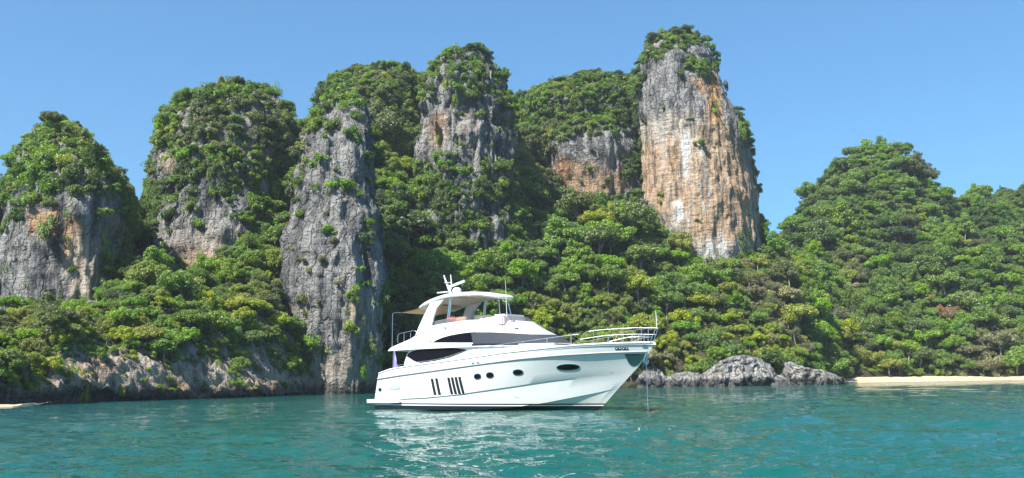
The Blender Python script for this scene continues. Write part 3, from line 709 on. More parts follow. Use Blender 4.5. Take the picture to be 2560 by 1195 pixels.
for (col, sh, zn), mem in groups.items():
    mem.sort()
    for k, (px, i) in enumerate(mem):
        q, r, _, _, v = trees[i]
        o = bpy.data.objects.new(('shrub' if sh == 'bushy' else 'tree'), None); COL.objects.link(o)
        what = 'shrub' if sh == 'bushy' else 'tree'
        if len(mem) == 1: lab = f'{col} {sh} {what} {zn}'
        elif len(mem) == 2: lab = f'{"left" if k == 0 else "right"} one of two {col} {sh} {what}s {zn}'
        elif k == len(mem) - 1: lab = f'rightmost of {col} {sh} {what}s {zn}'
        elif k == 0: lab = f'leftmost of {col} {sh} {what}s {zn}'
        else: lab = f'{ORD[min(k, len(ORD) - 1)]} from left of {col} {sh} {what}s {zn}'
        tag(o, lab, what, f'{what}s {zn}')
        o.location = q; a = rng.uniform(0, 2 * pi)
        o.rotation_euler = (rng.normal() * .07, rng.normal() * .07, a); o.scale = (r, r, r * rng.uniform(.85, 1.15)); o.empty_display_size = .3
        link('trunk', TRUNK[sh, v], o); cr = link('crown', CMESH[sh, v], o); cr.material_slots[0].link = 'OBJECT'; cr.material_slots[0].material = LM[col]

def scatter(name, label, items, protos, key):
    """one object: points that carry a copy of each plant by geometry nodes"""
    keys = list(protos)
    V = np.array([t[0] for t in items]); me = bpy.data.meshes.new(name)
    me.vertices.add(len(V)); me.vertices.foreach_set('co', V.astype(np.float32).ravel()); me.update()
    a = me.attributes.new('plant_kind', 'INT', 'POINT'); a.data.foreach_set('value', np.array([keys.index(key(t)) for t in items], np.int32))
    a = me.attributes.new('plant_turn', 'FLOAT_VECTOR', 'POINT'); rot = np.stack([rng.normal(size=len(V)) * .1, rng.normal(size=len(V)) * .1, rng.uniform(0, 6.28, len(V))], -1); a.data.foreach_set('vector', rot.astype(np.float32).ravel())
    a = me.attributes.new('plant_size', 'FLOAT_VECTOR', 'POINT'); R = np.array([t[1] for t in items]); S = np.stack([R, R, R * rng.uniform(.85, 1.15, len(R)) * np.array([t[4] if len(t) > 4 and isinstance(t[4], float) else 1.0 for t in items])], -1); a.data.foreach_set('vector', S.astype(np.float32).ravel())
    ng = bpy.data.node_groups.new(name, 'GeometryNodeTree')
    ng.interface.new_socket('Geometry', in_out='INPUT', socket_type='NodeSocketGeometry'); ng.interface.new_socket('Geometry', in_out='OUTPUT', socket_type='NodeSocketGeometry')
    gi = ng.nodes.new('NodeGroupInput'); go = ng.nodes.new('NodeGroupOutput'); jn = ng.nodes.new('GeometryNodeJoinGeometry')
    def attr(nm, ty):
        n = ng.nodes.new('GeometryNodeInputNamedAttribute'); n.data_type = ty; n.inputs[0].default_value = nm; return n.outputs[0]
    kd, tr, sz = attr('plant_kind', 'INT'), attr('plant_turn', 'FLOAT_VECTOR'), attr('plant_size', 'FLOAT_VECTOR')
    for k, kk in enumerate(keys):
        oi = ng.nodes.new('GeometryNodeObjectInfo'); oi.transform_space = 'ORIGINAL'; oi.inputs[0].default_value = protos[kk]
        cp = ng.nodes.new('FunctionNodeCompare'); cp.data_type = 'INT'; cp.operation = 'EQUAL'
        ng.links.new(kd, cp.inputs[2]); cp.inputs[3].default_value = k
        ip = ng.nodes.new('GeometryNodeInstanceOnPoints')
        sm_ = ng.nodes.new('GeometryNodeSetMaterial'); sm_.inputs['Material'].default_value = LM[kk[-1]]; ng.links.new(oi.outputs['Geometry'], sm_.inputs[0])
        src = sm_.outputs[0]
        if kk[0] in SHAPES:
            o2 = ng.nodes.new('GeometryNodeObjectInfo'); o2.transform_space = 'ORIGINAL'; o2.inputs[0].default_value = TPAT[kk[0], kk[1]]
            j2 = ng.nodes.new('GeometryNodeJoinGeometry'); ng.links.new(src, j2.inputs[0]); ng.links.new(o2.outputs['Geometry'], j2.inputs[0]); src = j2.outputs[0]
        ng.links.new(gi.outputs[0], ip.inputs['Points']); ng.links.new(cp.outputs[0], ip.inputs['Selection']); ng.links.new(src, ip.inputs['Instance'])
        ng.links.new(tr, ip.inputs['Rotation']); ng.links.new(sz, ip.inputs['Scale']); ng.links.new(ip.outputs[0], jn.inputs[0])
    ng.links.new(jn.outputs[0], go.inputs[0])
    o = link(name, me); md = o.modifiers.new('plants', 'NODES'); md.node_group = ng
    return tag(o, label, None, None, 'stuff')
rest = [t for i, t in enumerate(trees) if i not in best]
CPAT = {k: bpy.data.objects.new('crown_pattern', me_) for k, me_ in CMESH.items()}; TPAT = {k: bpy.data.objects.new('trunk_pattern', me_) for k, me_ in TRUNK.items()}
SPAT = [bpy.data.objects.new('scrub_pattern', mesh_from('scrub_pattern', *q, LM['mid green'], smooth=False)) for q in _scr]
tp = {(t[3], t[4], t[2]): CPAT[t[3], t[4]] for t in rest}
sp = {('scrub', t[3], t[2]): SPAT[t[3]] for t in scrub}
scatter('forest', 'the rest of the tropical forest covering the slopes and towers', rest, tp, lambda t: (t[3], t[4], t[2]))
scatter('scrub', 'low scrub clinging to the limestone and filling between the trees', scrub, sp, lambda t: ('scrub', t[3], t[2]))
print('trees', len(trees), 'scrub', len(scrub), 'patterns', len(tp), len(sp))
# ------------------------------------------------------------------ sea
def sea():
    dy = np.concatenate([np.linspace(0.9, 30, 60, endpoint=False), np.linspace(30, 340, 330)])        # rows, finer towards the viewer
    d = (CAM_H * FPX / dy)[::-1]
    d = np.concatenate([np.array([0.6, 2, 4, 7]), d[d > 8.5], np.array([6000.])])
    dense = np.radians(np.linspace(-36, 36, 600)); rest_a = np.radians(np.concatenate([np.linspace(36, 324, 60)[1:-1]]))
    az = np.concatenate([dense, rest_a])
    X = d[:, None] * np.sin(az); Y = d[:, None] * np.cos(az)
    Z = np.zeros_like(X)
    gap = np.gradient(d)
    r = np.random.default_rng(12)
    for k in range(70):
        lam = 0.45 * (9.0 / 0.45) ** (k / 69.0) * r.uniform(.9, 1.1)
        th = radians(200) + r.normal() * radians(42)
        amp = 0.0078 * lam ** 0.80 * r.uniform(.6, 1.4) * (1.0 if lam < 2 else (2 / lam) ** .45)
        fade = np.clip((lam / np.maximum(gap, .02) - 2.2) / 2.5, 0, 1)
        kx, ky = 2 * pi / lam * sin(th), 2 * pi / lam * cos(th)
        ph = kx * X + ky * Y + r.uniform(0, 6.28)
        ph = ph + 0.7 * np.sin(0.23 * kx * Y - 0.19 * ky * X + k)
        Z += (amp * fade)[:, None] * (np.sin(ph) + 0.25 * np.cos(2 * ph))
    gust = 0.72 + 0.5 * noise3(np.stack([X * .03, Y * .012, 0 * X], -1))
    Z *= gust
    V = np.stack([X, Y, Z], -1).reshape(-1, 3)
    nu, nv = len(az), len(d)
    F = grid_faces(nu, nv, True)[:, ::-1]
    n0 = len(V); V = np.concatenate([V, [[0, 0, 0]]])
    me = mesh_from('sea', V, F)
    return me
m, nt, b = new_mat('sea_water')
P_ = N(nt, 'ShaderNodeNewGeometry').outputs['Position']
big = noise_n(nt, P_, 1.0, 3, 0.5, (0.02, 0.008, 1))
col = mix_c(nt, ramp(nt, big, (0.35, 0.65)), (0.006, 0.074, 0.058), (0.004, 0.078, 0.086))
L(nt, col, b.inputs['Base Color'])
b.inputs['Roughness'].default_value = 0.02; b.inputs['IOR'].default_value = 1.333; b.inputs['Specular IOR Level'].default_value = 0.5
w1 = noise_n(nt, P_, 1.0, 4, 0.6, (1.0, 2.4, 1)); w2 = noise_n(nt, P_, 1.0, 3, 0.55, (0.35, 0.7, 1))
w3 = noise_n(nt, P_, 1.0, 3, 0.6, (4.0, 7.5, 1))
h = math_n(nt, 'ADD', math_n(nt, 'MULTIPLY', w1, 0.12), math_n(nt, 'MULTIPLY', w2, 0.22))
h = math_n(nt, 'ADD', h, math_n(nt, 'MULTIPLY', w3, 0.02))
bp = N(nt, 'ShaderNodeBump'); bp.inputs['Strength'].default_value = 1.0; bp.inputs['Distance'].default_value = 1.0
L(nt, h, bp.inputs['Height']); L(nt, bp.outputs[0], b.inputs['Normal'])
me = sea(); me.materials.append(m)
tag(link('sea', me), 'turquoise rippled sea', None, None, 'structure')
# ------------------------------------------------------------------ thin sea air
bm = bmesh.new(); bmesh.ops.create_cube(bm, size=1)
for v in bm.verts: v.co = Vector((v.co.x * 900, 60 + v.co.y * 900, 57 + v.co.z * 146))
me = bpy.data.meshes.new('haze'); bm.to_mesh(me); bm.free()
m = bpy.data.materials.new('sea_air'); m.use_nodes = True; nt = m.node_tree; nt.nodes.clear()
out = nt.nodes.new('ShaderNodeOutputMaterial'); pv = nt.nodes.new('ShaderNodeVolumePrincipled')
pv.inputs['Color'].default_value = (0.86, 0.93, 1.0, 1); pv.inputs['Density'].default_value = 0.0002; pv.inputs['Anisotropy'].default_value = 0.2
nt.links.new(pv.outputs[0], out.inputs['Volume']); me.materials.append(m)
tag(link('haze', me), 'thin haze over the bay', None, None, 'stuff')
# ------------------------------------------------------------------ motor yacht
YAW = radians(40)
YORG = Vector((-7.501, 59.643, 0.0))
GEL = simple('white_gelcoat', (0.65, 0.65, 0.63), 0.25, 0, 0.5, 0.2)
BEIGE = simple('beige_lining', (0.66, 0.58, 0.47), 0.6)
STEEL = simple('polished_steel', (0.70, 0.71, 0.72), 0.32, 1.0)
GREYT = simple('grey_rubber', (0.30, 0.30, 0.31), 0.5)
BLACKT = simple('black_trim', (0.012, 0.012, 0.014), 0.35)
CANVAS = simple('tan_canvas', (0.52, 0.33, 0.17), 0.85)
PINK = simple('pale_pink_vinyl', (0.72, 0.55, 0.55), 0.55)
REDC = simple('red_fabric', (0.55, 0.06, 0.06), 0.8)
ORANGEC = simple('orange_fabric', (0.75, 0.30, 0.12), 0.8)
FLAGC = simple('violet_cloth', (0.30, 0.24, 0.55), 0.85)
WHITEC = simple('white_paint', (0.8, 0.8, 0.8), 0.35)
MESHC, nt, b = new_mat('grey_sun_mesh')
P_ = N(nt, 'ShaderNodeNewGeometry').outputs['Position']
cc = mix_c(nt, noise_n(nt, P_, 2.5, 3), (0.030, 0.036, 0.046), (0.050, 0.058, 0.072)); L(nt, cc, b.inputs['Base Color']); b.inputs['Roughness'].default_value = 0.8; b.inputs['Specular IOR Level'].default_value = 0.2
GLASSD = simple('dark_window_glass', (0.006, 0.006, 0.009), 0.05, 0, 0.06)
TINT, nt, b = new_mat('smoked_screen'); b.inputs['Base Color'].default_value = (0.16, 0.15, 0.15, 1); b.inputs['Alpha'].default_value = 0.62; b.inputs['Roughness'].default_value = 0.08
LOGO = simple('blue_grey_enamel', (0.36, 0.42, 0.55), 0.35)
SHADEG = simple('anchor_plate_steel', (0.10, 0.20, 0.20), 0.25, 0.8)
HULLM, nt, b = new_mat('hull_paint')
tc = N(nt, 'ShaderNodeTexCoord'); sp = N(nt, 'ShaderNodeSeparateXYZ'); L(nt, tc.outputs['Object'], sp.inputs[0]); zz = sp.outputs[2]
lt = lambda v: math_n(nt, 'LESS_THAN', zz, v)
dirt = noise_n(nt, tc.outputs['Object'], 1.0, 4, .6, (1.2, 1.2, .25))
wht = mix_c(nt, math_n(nt, 'MULTIPLY', ramp(nt, dirt, (.45, .8)), .35), (0.61, 0.62, 0.61), (0.54, 0.56, 0.53))
stn = math_n(nt, 'MULTIPLY', math_n(nt, 'SUBTRACT', 1.0, ramp(nt, math_n(nt, 'ADD', zz, math_n(nt, 'MULTIPLY', math_n(nt, 'SUBTRACT', dirt, .5), .9)), (.42, 1.0))), .45)
wht = mix_c(nt, stn, wht, (0.52, 0.52, 0.42))
c1 = mix_c(nt, lt(0.42), wht, (0.010, 0.010, 0.014)); c1 = mix_c(nt, lt(0.345), c1, (0.75, 0.75, 0.75)); c1 = mix_c(nt, lt(0.285), c1, (0.010, 0.010, 0.014))
L(nt, c1, b.inputs['Base Color']); b.inputs['Roughness'].default_value = 0.2; b.inputs['Coat Weight'].default_value = 0.3

yacht = bpy.data.objects.new('motor_yacht', None); COL.objects.link(yacht)
yacht.location = YORG; yacht.rotation_euler = (0, 0, -YAW)
tag(yacht, 'white motor yacht with flybridge and hardtop at anchor on the turquoise water', 'yacht')
def part(name, V, F, mat, parent=None, sharp=30, smooth=True, mats=None, midx=None, label=None):
    me = mesh_from(name, V, F, mat, smooth, mats, midx)
    if smooth and sharp: me.set_sharp_from_angle(angle=radians(sharp))
    o = link(name, me, parent or yacht)
    if label: o['label'] = label
    return o
def bm_part(name, bm, mat, parent=None, sharp=30):
    bmesh.ops.recalc_face_normals(bm, faces=bm.faces)
    me = bpy.data.meshes.new(name); bm.to_mesh(me); bm.free(); me.materials.append(mat)
    me.polygons.foreach_set('use_smooth', np.ones(len(me.polygons), bool)); me.set_sharp_from_angle(angle=radians(sharp))
    return link(name, me, parent or yacht)
def box(name, x0, x1, y0, y1, z0, z1, mat, parent=None, bev=0.04, taper=None):
    bm = bmesh.new(); bmesh.ops.create_cube(bm, size=1)
    for v in bm.verts:
        top = v.co.z > 0
        v.co = Vector((x0 + (v.co.x + .5) * (x1 - x0), y0 + (v.co.y + .5) * (y1 - y0), z0 + (v.co.z + .5) * (z1 - z0)))
        if taper and top: v.co.x += taper
    if bev: bmesh.ops.bevel(bm, geom=bm.edges[:], offset=bev, segments=2, affect='EDGES')
    return bm_part(name, bm, mat, parent, 40)
def tube(name, pts, r, mat, parent=None, seg=8):
    V, F = tube_np(pts, [r] * len(pts) if np.isscalar(r) else r, seg)
    n = len(pts)
    Fl = [tuple(f) for f in F] + [tuple(range(seg))] + [tuple(range((n - 1) * seg, n * seg))]
    return part(name, V, Fl, mat, parent, 50)
def smooth_path(pts, n=24):
    pts = np.array(pts, float); s = np.concatenate([[0], np.cumsum(np.linalg.norm(np.diff(pts, axis=0), axis=1))])
    t = np.linspace(0, s[-1], n); i = np.clip(np.searchsorted(s, t, side='right') - 1, 0, len(pts) - 2)
    p0 = pts[np.maximum(i - 1, 0)]; p1 = pts[i]; p2 = pts[i + 1]; p3 = pts[np.minimum(i + 2, len(pts) - 1)]
    u = ((t - s[i]) / (s[i + 1] - s[i]))[:, None]
    return 0.5 * (2 * p1 + (p2 - p0) * u + (2 * p0 - 5 * p1 + 4 * p2 - p3) * u * u + (3 * p1 - p0 - 3 * p2 + p3) * u ** 3)
# ---- hull
tab = lambda T: (lambda x: np.interp(x, *zip(*T)))
z_sheer = tab([(0.2, 2.22), (1.7, 2.54), (3.9, 2.74), (6.2, 2.88), (8.5, 3.05), (11.1, 3.27), (14.1, 3.46), (15.4, 3.55), (17, 3.6), (19.6, 3.62)])
z_rub = tab([(0, 1.88), (2.6, 2.12), (6.2, 2.4), (9.4, 2.66), (12.3, 2.89), (14.7, 3.03), (17, 3.11), (19.3, 3.13)])
z_kn = tab([(0, .52), (1.1, .60), (4.8, .73), (7.5, .92), (10.9, 1.30), (13.5, 1.62), (15.8, 1.85), (18, 1.98)])
z_ch = tab([(0, -.05), (9, .05), (11, .18), (13.1, .45), (14.7, .74), (16.2, 1.02), (17.5, 1.30)])
xstem = tab([(-.9, 13.8), (-.5, 15.1), (0, 15.9), (.39, 16.2), (1.3, 17.25), (2.54, 18.67), (3.11, 19.2), (3.62, 19.55)])
def bread(t, B, t0, p):
    return B * np.where(t < t0, 1 - .055 * ((t0 - t) / t0) ** 2, 1 - np.clip((t - t0) / (1 - t0), 0, 1) ** p)
T = np.concatenate([np.linspace(0, .85, 60, endpoint=False), np.linspace(.85, 1, 26)])
def line(zf, B, t0, p, x_start=None):
    xe = 17.0
    for _ in range(40): xe = .5 * xe + .5 * float(xstem(zf(xe)))
    zs = zf(0); x0 = .28 * max(0, zs - .3) if x_start is None else x_start
    x = x0 + (xe - x0) * T
    return np.stack([x, -bread(T, B, t0, p), zf(x)], -1)
mixz = lambda a, b_, k: (lambda x: a(x) * (1 - k) + b_(x) * k)
off = lambda a, d: (lambda x: a(x) + d)
rows = [line(z_sheer, 2.56, .44, 2.7), line(off(z_rub, .05), 2.60, .43, 2.55), line(off(z_rub, -.03), 2.585, .43, 2.5),
        line(mixz(z_rub, z_kn, .3), 2.565, .41, 2.25), line(mixz(z_rub, z_kn, .65), 2.54, .39, 2.02), line(off(z_kn, .03), 2.50, .37, 1.85), line(off(z_kn, -.03), 2.44, .37, 1.82),
        line(mixz(z_kn, z_ch, .5), 2.40, .35, 1.75), line(off(z_ch, .02), 2.37, .33, 1.70), line(off(z_ch, -.005), 2.22, .33, 1.62), line(off(mixz(z_ch, lambda x: -.5 + 0 * x, .5), 0), 1.6, .33, 1.8), line(lambda x: -.75 + 0 * x, 0.0, .3, 2)]
sb = np.array(rows); pt = sb[::-1].copy(); pt[..., 1] *= -1
R = np.concatenate([sb, pt[1:]]); nr_, nc_ = R.shape[:2]
F = [tuple(f[::-1]) for f in grid_faces(nc_, nr_)]
F.append(tuple(i * nc_ for i in range(nr_)))
hull = part('hull', R.reshape(-1, 3), F, HULLM, sharp=22)
HB = BVHTree.FromPolygons([Vector(v) for v in R.reshape(-1, 3)], F)
def on_side(bv, x, z, y0=-9):
    h = bv.ray_cast(Vector((x, y0, z)), Vector((0, 1, 0)))
    return h[0], (h[1] if h[1].y < 0 else -h[1])
def decal(name, poly, bv, mat, parent=None, lift=0.02, depth=0.06):
    """a thin plate that follows the side, its outline given along the hull (x, z)"""
    c = np.mean(poly, axis=0); ring = []
    K = [1.0, .66, .33]
    V = []; F = []; n = len(poly)
    for ki, k in enumerate([1.0, 1.0, .66, .33]):
        for p in poly:
            q = c + (np.array(p) - c) * k; h, nn = on_side(bv, q[0], q[1])
            V.append(h + nn * (lift if ki else lift - depth))
    h, nn = on_side(bv, c[0], c[1]); V.append(h + nn * lift)
    for r_ in range(3):
        for i in range(n): F.append((r_ * n + i, r_ * n + (i + 1) % n, (r_ + 1) * n + (i + 1) % n, (r_ + 1) * n + i))
    for i in range(n): F.append((3 * n + i, 3 * n + (i + 1) % n, 4 * n))
    bm = bmesh.new(); vs_ = [bm.verts.new(v) for v in V]
    for f in F: bm.faces.new([vs_[i] for i in f])
    return bm_part(name, bm, mat, parent, 35)
def ell(x, z, a, b_, n=28, slope=0.0, p=2.0):
    t = np.arange(n) * 2 * pi / n
    ex = np.sign(np.cos(t)) * np.abs(np.cos(t)) ** (2 / p); ez = np.sign(np.sin(t)) * np.abs(np.sin(t)) ** (2 / p)
    return [(x + a * u, z + b_ * w + slope * a * u) for u, w in zip(ex, ez)]
# deck, rub rail, bulwark cap
dk = np.stack([sb[0] - [0, 0, .12], sb[0] * [1, 0, 1] + [0, 0, -.04], sb[0] * [1, -1, 1] - [0, 0, .12]])
part('deck', dk.reshape(-1, 3), grid_faces(nc_, 3), GEL)
rr_ = (rows[1] + rows[2]) / 2
for s in (1, -1):
    q = rr_ * [1, s, 1] + np.array([0, -.015 * s, 0]); tube('rub_rail', q[:-1:2], .042, GREYT)
    tube('bulwark_cap', (rows[0] * [1, s, 1])[:-1:2] + [0, 0, .0], .05, GEL)
# swim platform
pl = [(-.95, 2.0), (-.75, 2.25), (.6, 2.42), (1.6, 2.46), (2.6, 2.47)]; bm = bmesh.new()
top = [(x, -y) for x, y in pl] + [(2.6, 2.47)][:0] + [(x, y) for x, y in pl[::-1]]
for zz_, k in ((.42, 0), (.64, 1)):
    for (x, y) in top: bm.verts.new((x, y * 1.02, zz_ + (0.05 if x > 2 and k == 0 else 0) - (.12 if k and x > 1.9 else 0)))
bm.verts.ensure_lookup_table(); n = len(top)
bm.faces.new([bm.verts[i] for i in range(n)]); bm.faces.new([bm.verts[n + i] for i in range(n)])
for i in range(n): bm.faces.new([bm.verts[i], bm.verts[(i + 1) % n], bm.verts[n + (i + 1) % n], bm.verts[n + i]])
bm_part('swim_platform', bm, GEL)
# portholes, vents, emblem
def porthole(x, z, a, b_, slope=.05):
    rim = decal('porthole', ell(x, z, a + .05, b_ + .045, slope=slope, p=2.2), HB, STEEL, None, .018)
    decal('glass', ell(x, z, a, b_, slope=slope, p=2.2), HB, GLASSD, rim, .032)
for x, z, a, b_ in ((9.17, 1.98, .235, .14), (10.07, 2.04, .235, .14), (11.95, 2.17, .29, .135)): porthole(x, z, a, b_)
porthole(14.91, 2.40, .60, .145, .03)
rim = decal('porthole', ell(.68, 1.26, .17, .13), HB, STEEL, None, .018); decal('glass', ell(.68, 1.26, .12, .09), HB, GLASSD, rim, .03)
emb = decal('emblem', ell(2.11, 1.37, .52, .145, slope=.06, p=2.3), HB, GREYT, None, .016); decal('plate', ell(2.11, 1.37, .48, .12, slope=.06, p=2.3), HB, LOGO, emb, .026)
for x0 in (5.36, 5.74, 6.76, 7.06, 7.36, 7.66):
    zt = 1.90 + (x0 - 5.36) * .035; zb_ = zt - .98; w = .22 if x0 < 6 else .21; sl = .24
    decal('vent', [(x0 + sl, zb_), (x0 + sl + w, zb_), (x0 + sl * .5 + w, (zt + zb_) / 2), (x0 + w, zt), (x0, zt), (x0 + sl * .5, (zt + zb_) / 2)], HB, BLACKT, None, .012)
for x, z in ((11.4, .80), (11.55, .78), (17.05, 2.1), (8.1, 1.55)): decal('drain', ell(x, z, .04, .03, 10), HB, GREYT, None, .01)
# bow badge: four small round marks
for x in (17.72, 17.87, 18.05, 18.2):
    o = decal('badge', ell(x, 3.31, .082, .075, 14, p=2.6), HB, BLACKT, None, .012); decal('dot', ell(x, 3.33, .032, .026, 10), HB, WHITEC, o, .02)
# anchor plate, anchor, chain
bw = [(18.02, 3.04), (18.02, 2.75), (18.06, 2.55), (18.16, 2.42), (18.30, 2.40), (18.46, 2.46), (18.62, 2.60), (18.85, 2.82), (19.02, 3.04)]
decal('anchor_plate', bw, HB, SHADEG, None, .02)
tube('anchor_roller', [(19.05, -.13, 3.02), (18.95, -.16, 2.72), (18.92, -.12, 2.52)], [.05, .055, .04], STEEL)
anc = tube('anchor', [(19.1, -.02, 3.0), (19.02, -.03, 2.75), (18.96, -.03, 2.52)], .045, STEEL)
tube('fluke', [(18.96, -.30, 2.72), (18.95, -.18, 2.55), (18.97, -.03, 2.46), (18.97, .12, 2.55), (18.97, .24, 2.72)], [.02, .06, .08, .06, .02], STEEL, anc)
ch_pts = [(18.99, -.05, 2.62 - k * .145) for k in range(20)]
bm = bmesh.new()
for k, p in enumerate(ch_pts):      # chain links, turned a quarter from one to the next
    vv, ff = [], []
    loop = [np.array([cos(a) * .02 * (k % 2), cos(a) * .02 * (1 - k % 2), sin(a) * .09]) for a in np.linspace(0, 2 * pi, 9)[:-1]]
    V_, F_ = tube_np([np.array(p) + l for l in loop + loop[:1]], [.008] * 9, 4)
    ids = [bm.verts.new(v) for v in V_]
    for f in F_: bm.faces.new([ids[i] for i in f])
bm_part('anchor_chain', bm, STEEL)
decal('fairlead', ell(19.05, 3.42, .13, .07, 14), HB, STEEL, None, .03)

# ---- superstructure
ZB = 3.70
zt_ = tab([(3.0, 4.9), (3.7, 5.0), (5.3, 5.2), (7.7, 5.33), (9.9, 5.25), (11.2, 5.12), (12, 5.0)])
fl = [0, .03, .10, .2, .32, .45, .53, .60, .75, .88, .97, 1.0]
a_f = tab([(0, 6.9), (.10, 6.85), (.53, 5.55), (.75, 4.75), (1, 3.9)]); w_f = tab([(0, 2.16), (.1, 2.15), (.53, 2.04), (1, 1.86)])
xa_f = tab([(0, .92), (.05, .95), (.18, 1.15), (.42, 2.2), (.66, 3.2), (1, 3.75)])
X0 = 7.1
NST, NNO = 44, 56
def plan(f, inset=0.0):
    w, a, xa = float(w_f(f)) - inset, float(a_f(f)) - inset, float(xa_f(f)) + inset
    xs = np.linspace(xa, X0, NST, endpoint=False); th = np.linspace(0, pi, NNO)
    aft = np.clip((xs - xa) / 1.2, 0, 1); ws = w * (1 - .07 * (1 - aft) ** 2)
    nx = X0 + a * np.sin(th) ** (2 / 2.25); ny = -w * np.sign(np.cos(th)) * np.abs(np.cos(th)) ** (2 / 2.25)
    x = np.concatenate([xs, nx, xs[::-1]]); y = np.concatenate([-ws, ny, ws[::-1]])
    return x, y
def level(f, inset=0.0, dz=0.0):
    x, y = plan(f, inset); zb = ZB + .03 * np.sin(np.clip((x - 1) / 8, 0, 1) * pi)
    zb = zb - np.clip((x - 9.5) / 5, 0, 1) * .10
    return np.stack([x, y, zb + f * (zt_(x) - zb) + dz], -1)
rows2 = [level(f) for f in fl] + [level(1, .10, .02), level(1, .18, -.10), level(1, .24, -.55)]
A = np.array(rows2); n2 = A.shape[1]
F = [tuple(f) for f in grid_faces(n2, len(rows2), True)]
F.append(tuple(range(n2))[::-1]); F.append(tuple((len(rows2) - 1) * n2 + i for i in range(n2)))
sup = part('superstructure', A.reshape(-1, 3), F, GEL, sharp=28)
SB = BVHTree.FromPolygons([Vector(v) for v in A.reshape(-1, 3)], [f for f in F[:-2]])
# lower deck house
hw = tab([(2.2, 1.9), (4, 2.02), (9, 2.0), (12, 1.7), (13.6, 1.0)]); xs = np.linspace(2.35, 13.6, 40)
rowsH = []
for z, sh in ((2.1, .0), (2.9, 0.0), (3.4, .25), (3.78, .55)):
    x = 2.35 + sh * 1.0 + (xs - 2.35) / (13.6 - 2.35) * (13.6 - 2.35 - sh)
    rowsH.append(np.concatenate([np.stack([x, -hw(x), 0 * x + z], -1), np.stack([x, hw(x), 0 * x + z], -1)[::-1]]))
H_ = np.array(rowsH); nh = H_.shape[1]
F = [tuple(f) for f in grid_faces(nh, 4, True)]
part('deckhouse', H_.reshape(-1, 3), F, GEL, sharp=30)
DB = BVHTree.FromPolygons([Vector(v) for v in H_.reshape(-1, 3)], F)
def window(name, poly, bv):
    c_ = np.mean(poly, axis=0); out = [tuple(c_ + (np.array(p) - c_) * np.array([1.0, 1.03])) for p in poly]
    f_ = decal(name, out, bv, GREYT, None, .007); decal('glass', poly, bv, GLASSD, f_, .016)
window('saloon_window', [(2.58, 3.34), (2.78, 3.52), (3.2, 3.63), (3.9, 3.70), (4.8, 3.735), (5.7, 3.745), (6.5, 3.73), (7.2, 3.66), (7.83, 3.56), (7.83, 3.50), (7.2, 3.33), (6.34, 3.13), (5.2, 2.98), (3.92, 2.88), (3.3, 3.02)], DB)
window('side_window', [(5.08, 4.09), (5.45, 4.24), (5.9, 4.36), (6.5, 4.46), (7.25, 4.53), (8.0, 4.57), (8.52, 4.58), (8.52, 3.96), (7.5, 4.0), (6.3, 4.05)], SB)
def wrap_patch(f0, f1, th0, th1, mat, name, lift=.02, n=48, m=6, parent=None):
    rows_ = []
    for j in range(m + 1):
        k = j / m; out = []
        for i in range(n + 1):
            th = th0 + (th1 - th0) * i / n
            fa, fb = f0(th), f1(th); f = fa + (fb - fa) * k
            w, a = float(w_f(f)), float(a_f(f)); x = X0 + a * sin(th) ** (2 / 2.25); y = -w * np.sign(cos(th)) * abs(cos(th)) ** (2 / 2.25)
            zb = ZB + .03 * sin(min(max((x - 1) / 8, 0), 1) * pi) - min(max((x - 9.5) / 5, 0), 1) * .10
            z = zb + f * (float(zt_(x)) - zb)
            nn = np.array([sin(th) * .7, -cos(th), .35]); nn /= np.linalg.norm(nn)
            out.append(np.array([x, y, z]) + nn * lift)
        rows_.append(out)
    V = np.array(rows_).reshape(-1, 3)
    return part(name, V, [tuple(f) for f in grid_faces(n + 1, m + 1)], mat, parent, 60)
e_ = lambda th: sin(th)
ws_ = wrap_patch(lambda t: .12 - .05 * e_(t), lambda t: .555 - .07 * e_(t), .165, pi - .165, MESHC, 'windscreen_cover')
wrap_patch(lambda t: .04 + 0 * t, lambda t: .12 - .05 * e_(t), .15, pi - .15, BLACKT, 'windscreen_hem', .012, 48, 2)
# low smoked screen round the flybridge
def screen(f_, th0, th1, h, name):
    V = []; n = 40
    for dz, ins in ((0, .1), (h, .16)):
        for i in range(n + 1):
            th = th0 + (th1 - th0) * i / n; w, a = 1.86 - ins, 3.9 - ins * 2
            x = X0 + a * sin(th) ** (2 / 2.25); y = -w * np.sign(cos(th)) * abs(cos(th)) ** (2 / 2.25); V.append((x, y, float(zt_(x)) - .02 + dz))
    o = part(name, V, [tuple(f) for f in grid_faces(n + 1, 2)], TINT, None, 60); return o
screen(1, .25, pi - .25, .30, 'wind_deflector')
for s in (-1, 1):
    q = [(x, s * 1.74, float(zt_(x)) + .0) for x in np.linspace(4.3, 7.6, 8)]; q2 = [(x, s * 1.70, float(zt_(x)) + .26) for x in np.linspace(4.3, 7.6, 8)]
    part('side_screen', q + q2, [tuple(f) for f in grid_faces(8, 2)], TINT, None, 60)
    tube('screen_rail', q2, .018, STEEL)
